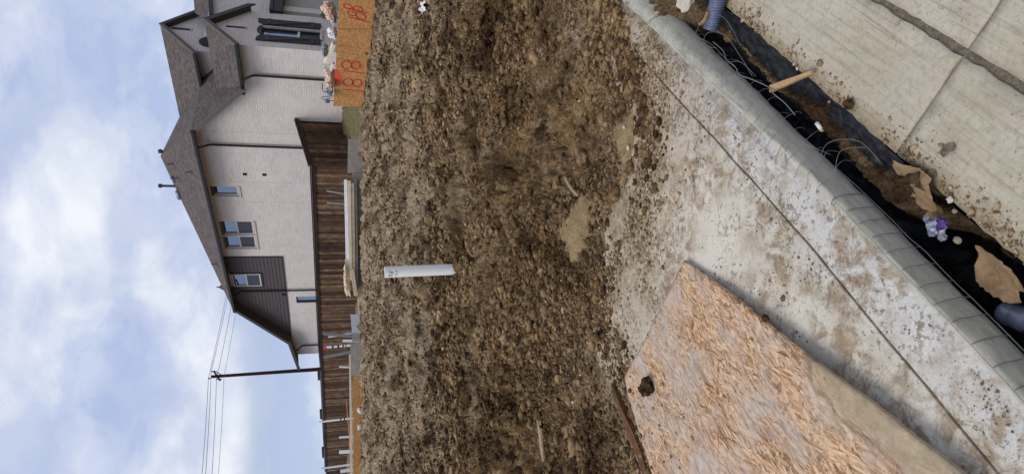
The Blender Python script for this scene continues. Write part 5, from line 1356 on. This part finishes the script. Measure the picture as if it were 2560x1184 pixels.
# clods over the field, denser in patches
X, Y = scatter(420000, 2.35, 19)
z, mud, sdv = gh(X, Y)
pt = fbm(X*.9, Y*.9, 3, 63)+.9*np.exp(-((Y-7.5)/.8)**2)
k = (sdv > (-.30+.30*rs.rand(len(X))**.5)*(1-.8*sst(2.0, 2.5, X*SA[0]+Y*SA[1]))) & (mud < .12+.9*rs.rand(len(X))**4) & (pt > rs.uniform(-.45, .85, len(X)))
k &= np.hypot(X-pb[0], (Y-pb[1]+.06)*.7) > .085; X, Y, z = X[k], Y[k], z[k]
sz = np.clip(.0040*np.exp(rs.randn(len(X))*.68)*(.6+.26*np.minimum(Y, 14)), .0025, .045)
z = np.where(sdv[k] < .15, np.maximum(z, .0), z)
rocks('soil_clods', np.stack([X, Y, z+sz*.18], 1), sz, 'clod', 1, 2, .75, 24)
# bigger broken lumps, mostly along the bank behind the pipe and in heaps
X, Y = scatter(9000, 2.7, 18); z, mud, sdv = gh(X, Y)
pt = fbm(X*.8+9, Y*.8, 3, 64)+1.1*np.exp(-((Y-7.7+.5*fbm(X*.6, Y*0, 2, 12))/.8)**2)
k = (sdv > .25) & (mud < .1) & (pt > rs.uniform(.05, 1.5, len(X))); k &= np.hypot(X-pb[0], Y-pb[1]+.1) > .24; X, Y, z = X[k], Y[k], z[k]
sz = np.clip(.017*np.exp(rs.randn(len(X))*.55)*(.7+.075*Y), .01, .085)
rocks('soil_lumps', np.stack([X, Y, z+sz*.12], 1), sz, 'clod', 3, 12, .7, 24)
# crumbs on the pavement near the soil
X, Y = scatter(150000, .9, 4.2); z, mud, sdv = gh(X, Y); n = X*NA[0]+Y*NA[1]
clus = fbm(X*3.2, Y*3.2, 4, 92)
dens = np.exp(np.minimum(sdv, 0)/.16)*1.5+.015+.42*sst(.15, .55, clus)*np.exp(np.minimum(sdv, 0)/1.2)
k = (sdv < .03) & (n < NOSE-.03+bend(X*SA[0]+Y*SA[1])) & (dens*(1+1.4*clus) > rs.rand(len(X))*1.2)
k0 = k; X, Y, n = X[k], Y[k], n[k]; sz = np.clip(.0016*np.exp(rs.randn(len(X))*.7)*(1+1.3*np.exp(np.minimum(sdv[k0], 0)/.22)), .0007, .014)*np.where(sdv[k0] < -.6, .75, 1)
ino = inpoly(X, Y, [p[:2] for p in OUT]); zz = np.where(ino, osb_z(X, Y), 0.0); k = (~ino) | (rs.rand(len(X)) < .10)
k &= rs.rand(len(X)) < .8
rocks('soil_crumbs', np.stack([X, Y, zz+sz*.3], 1)[k], sz[k], 'crumb', 1, 3)
# grit along the street edge and gravel in the soil by the kerb
S_ = rs.uniform(.2, 2.6, 2600); Nn = EDGE+np.abs(rs.randn(2600))*.035+.004; sz = np.clip(.0024*np.exp(rs.randn(2600)*.6), .001, .011)
dk = (fbm(S_*4, S_*0+2, 3, 44) > rs.uniform(-.5, .5, 2600)); S_, Nn, sz = S_[dk], Nn[dk], sz[dk]
rocks('street_grit', np.stack([SA[0]*S_+NA[0]*Nn, SA[1]*S_+NA[1]*Nn, ZS+sz*.4], 1), sz, 'crumb', 1, 4)
X, Y = scatter(5200, 2.3, 4.6); z, mud, sdv = gh(X, Y); k = (sdv > -.12) & (sdv < .9) & (mud < .2) & (rs.rand(len(X)) < .28); X, Y, z = X[k], Y[k], z[k]
sz = np.clip(.0042*np.exp(rs.randn(len(X))*.5), .002, .016); rocks('gravel', np.stack([X, Y, np.maximum(z, .0)+sz*.25], 1), sz, 'pebble', 1, 6)
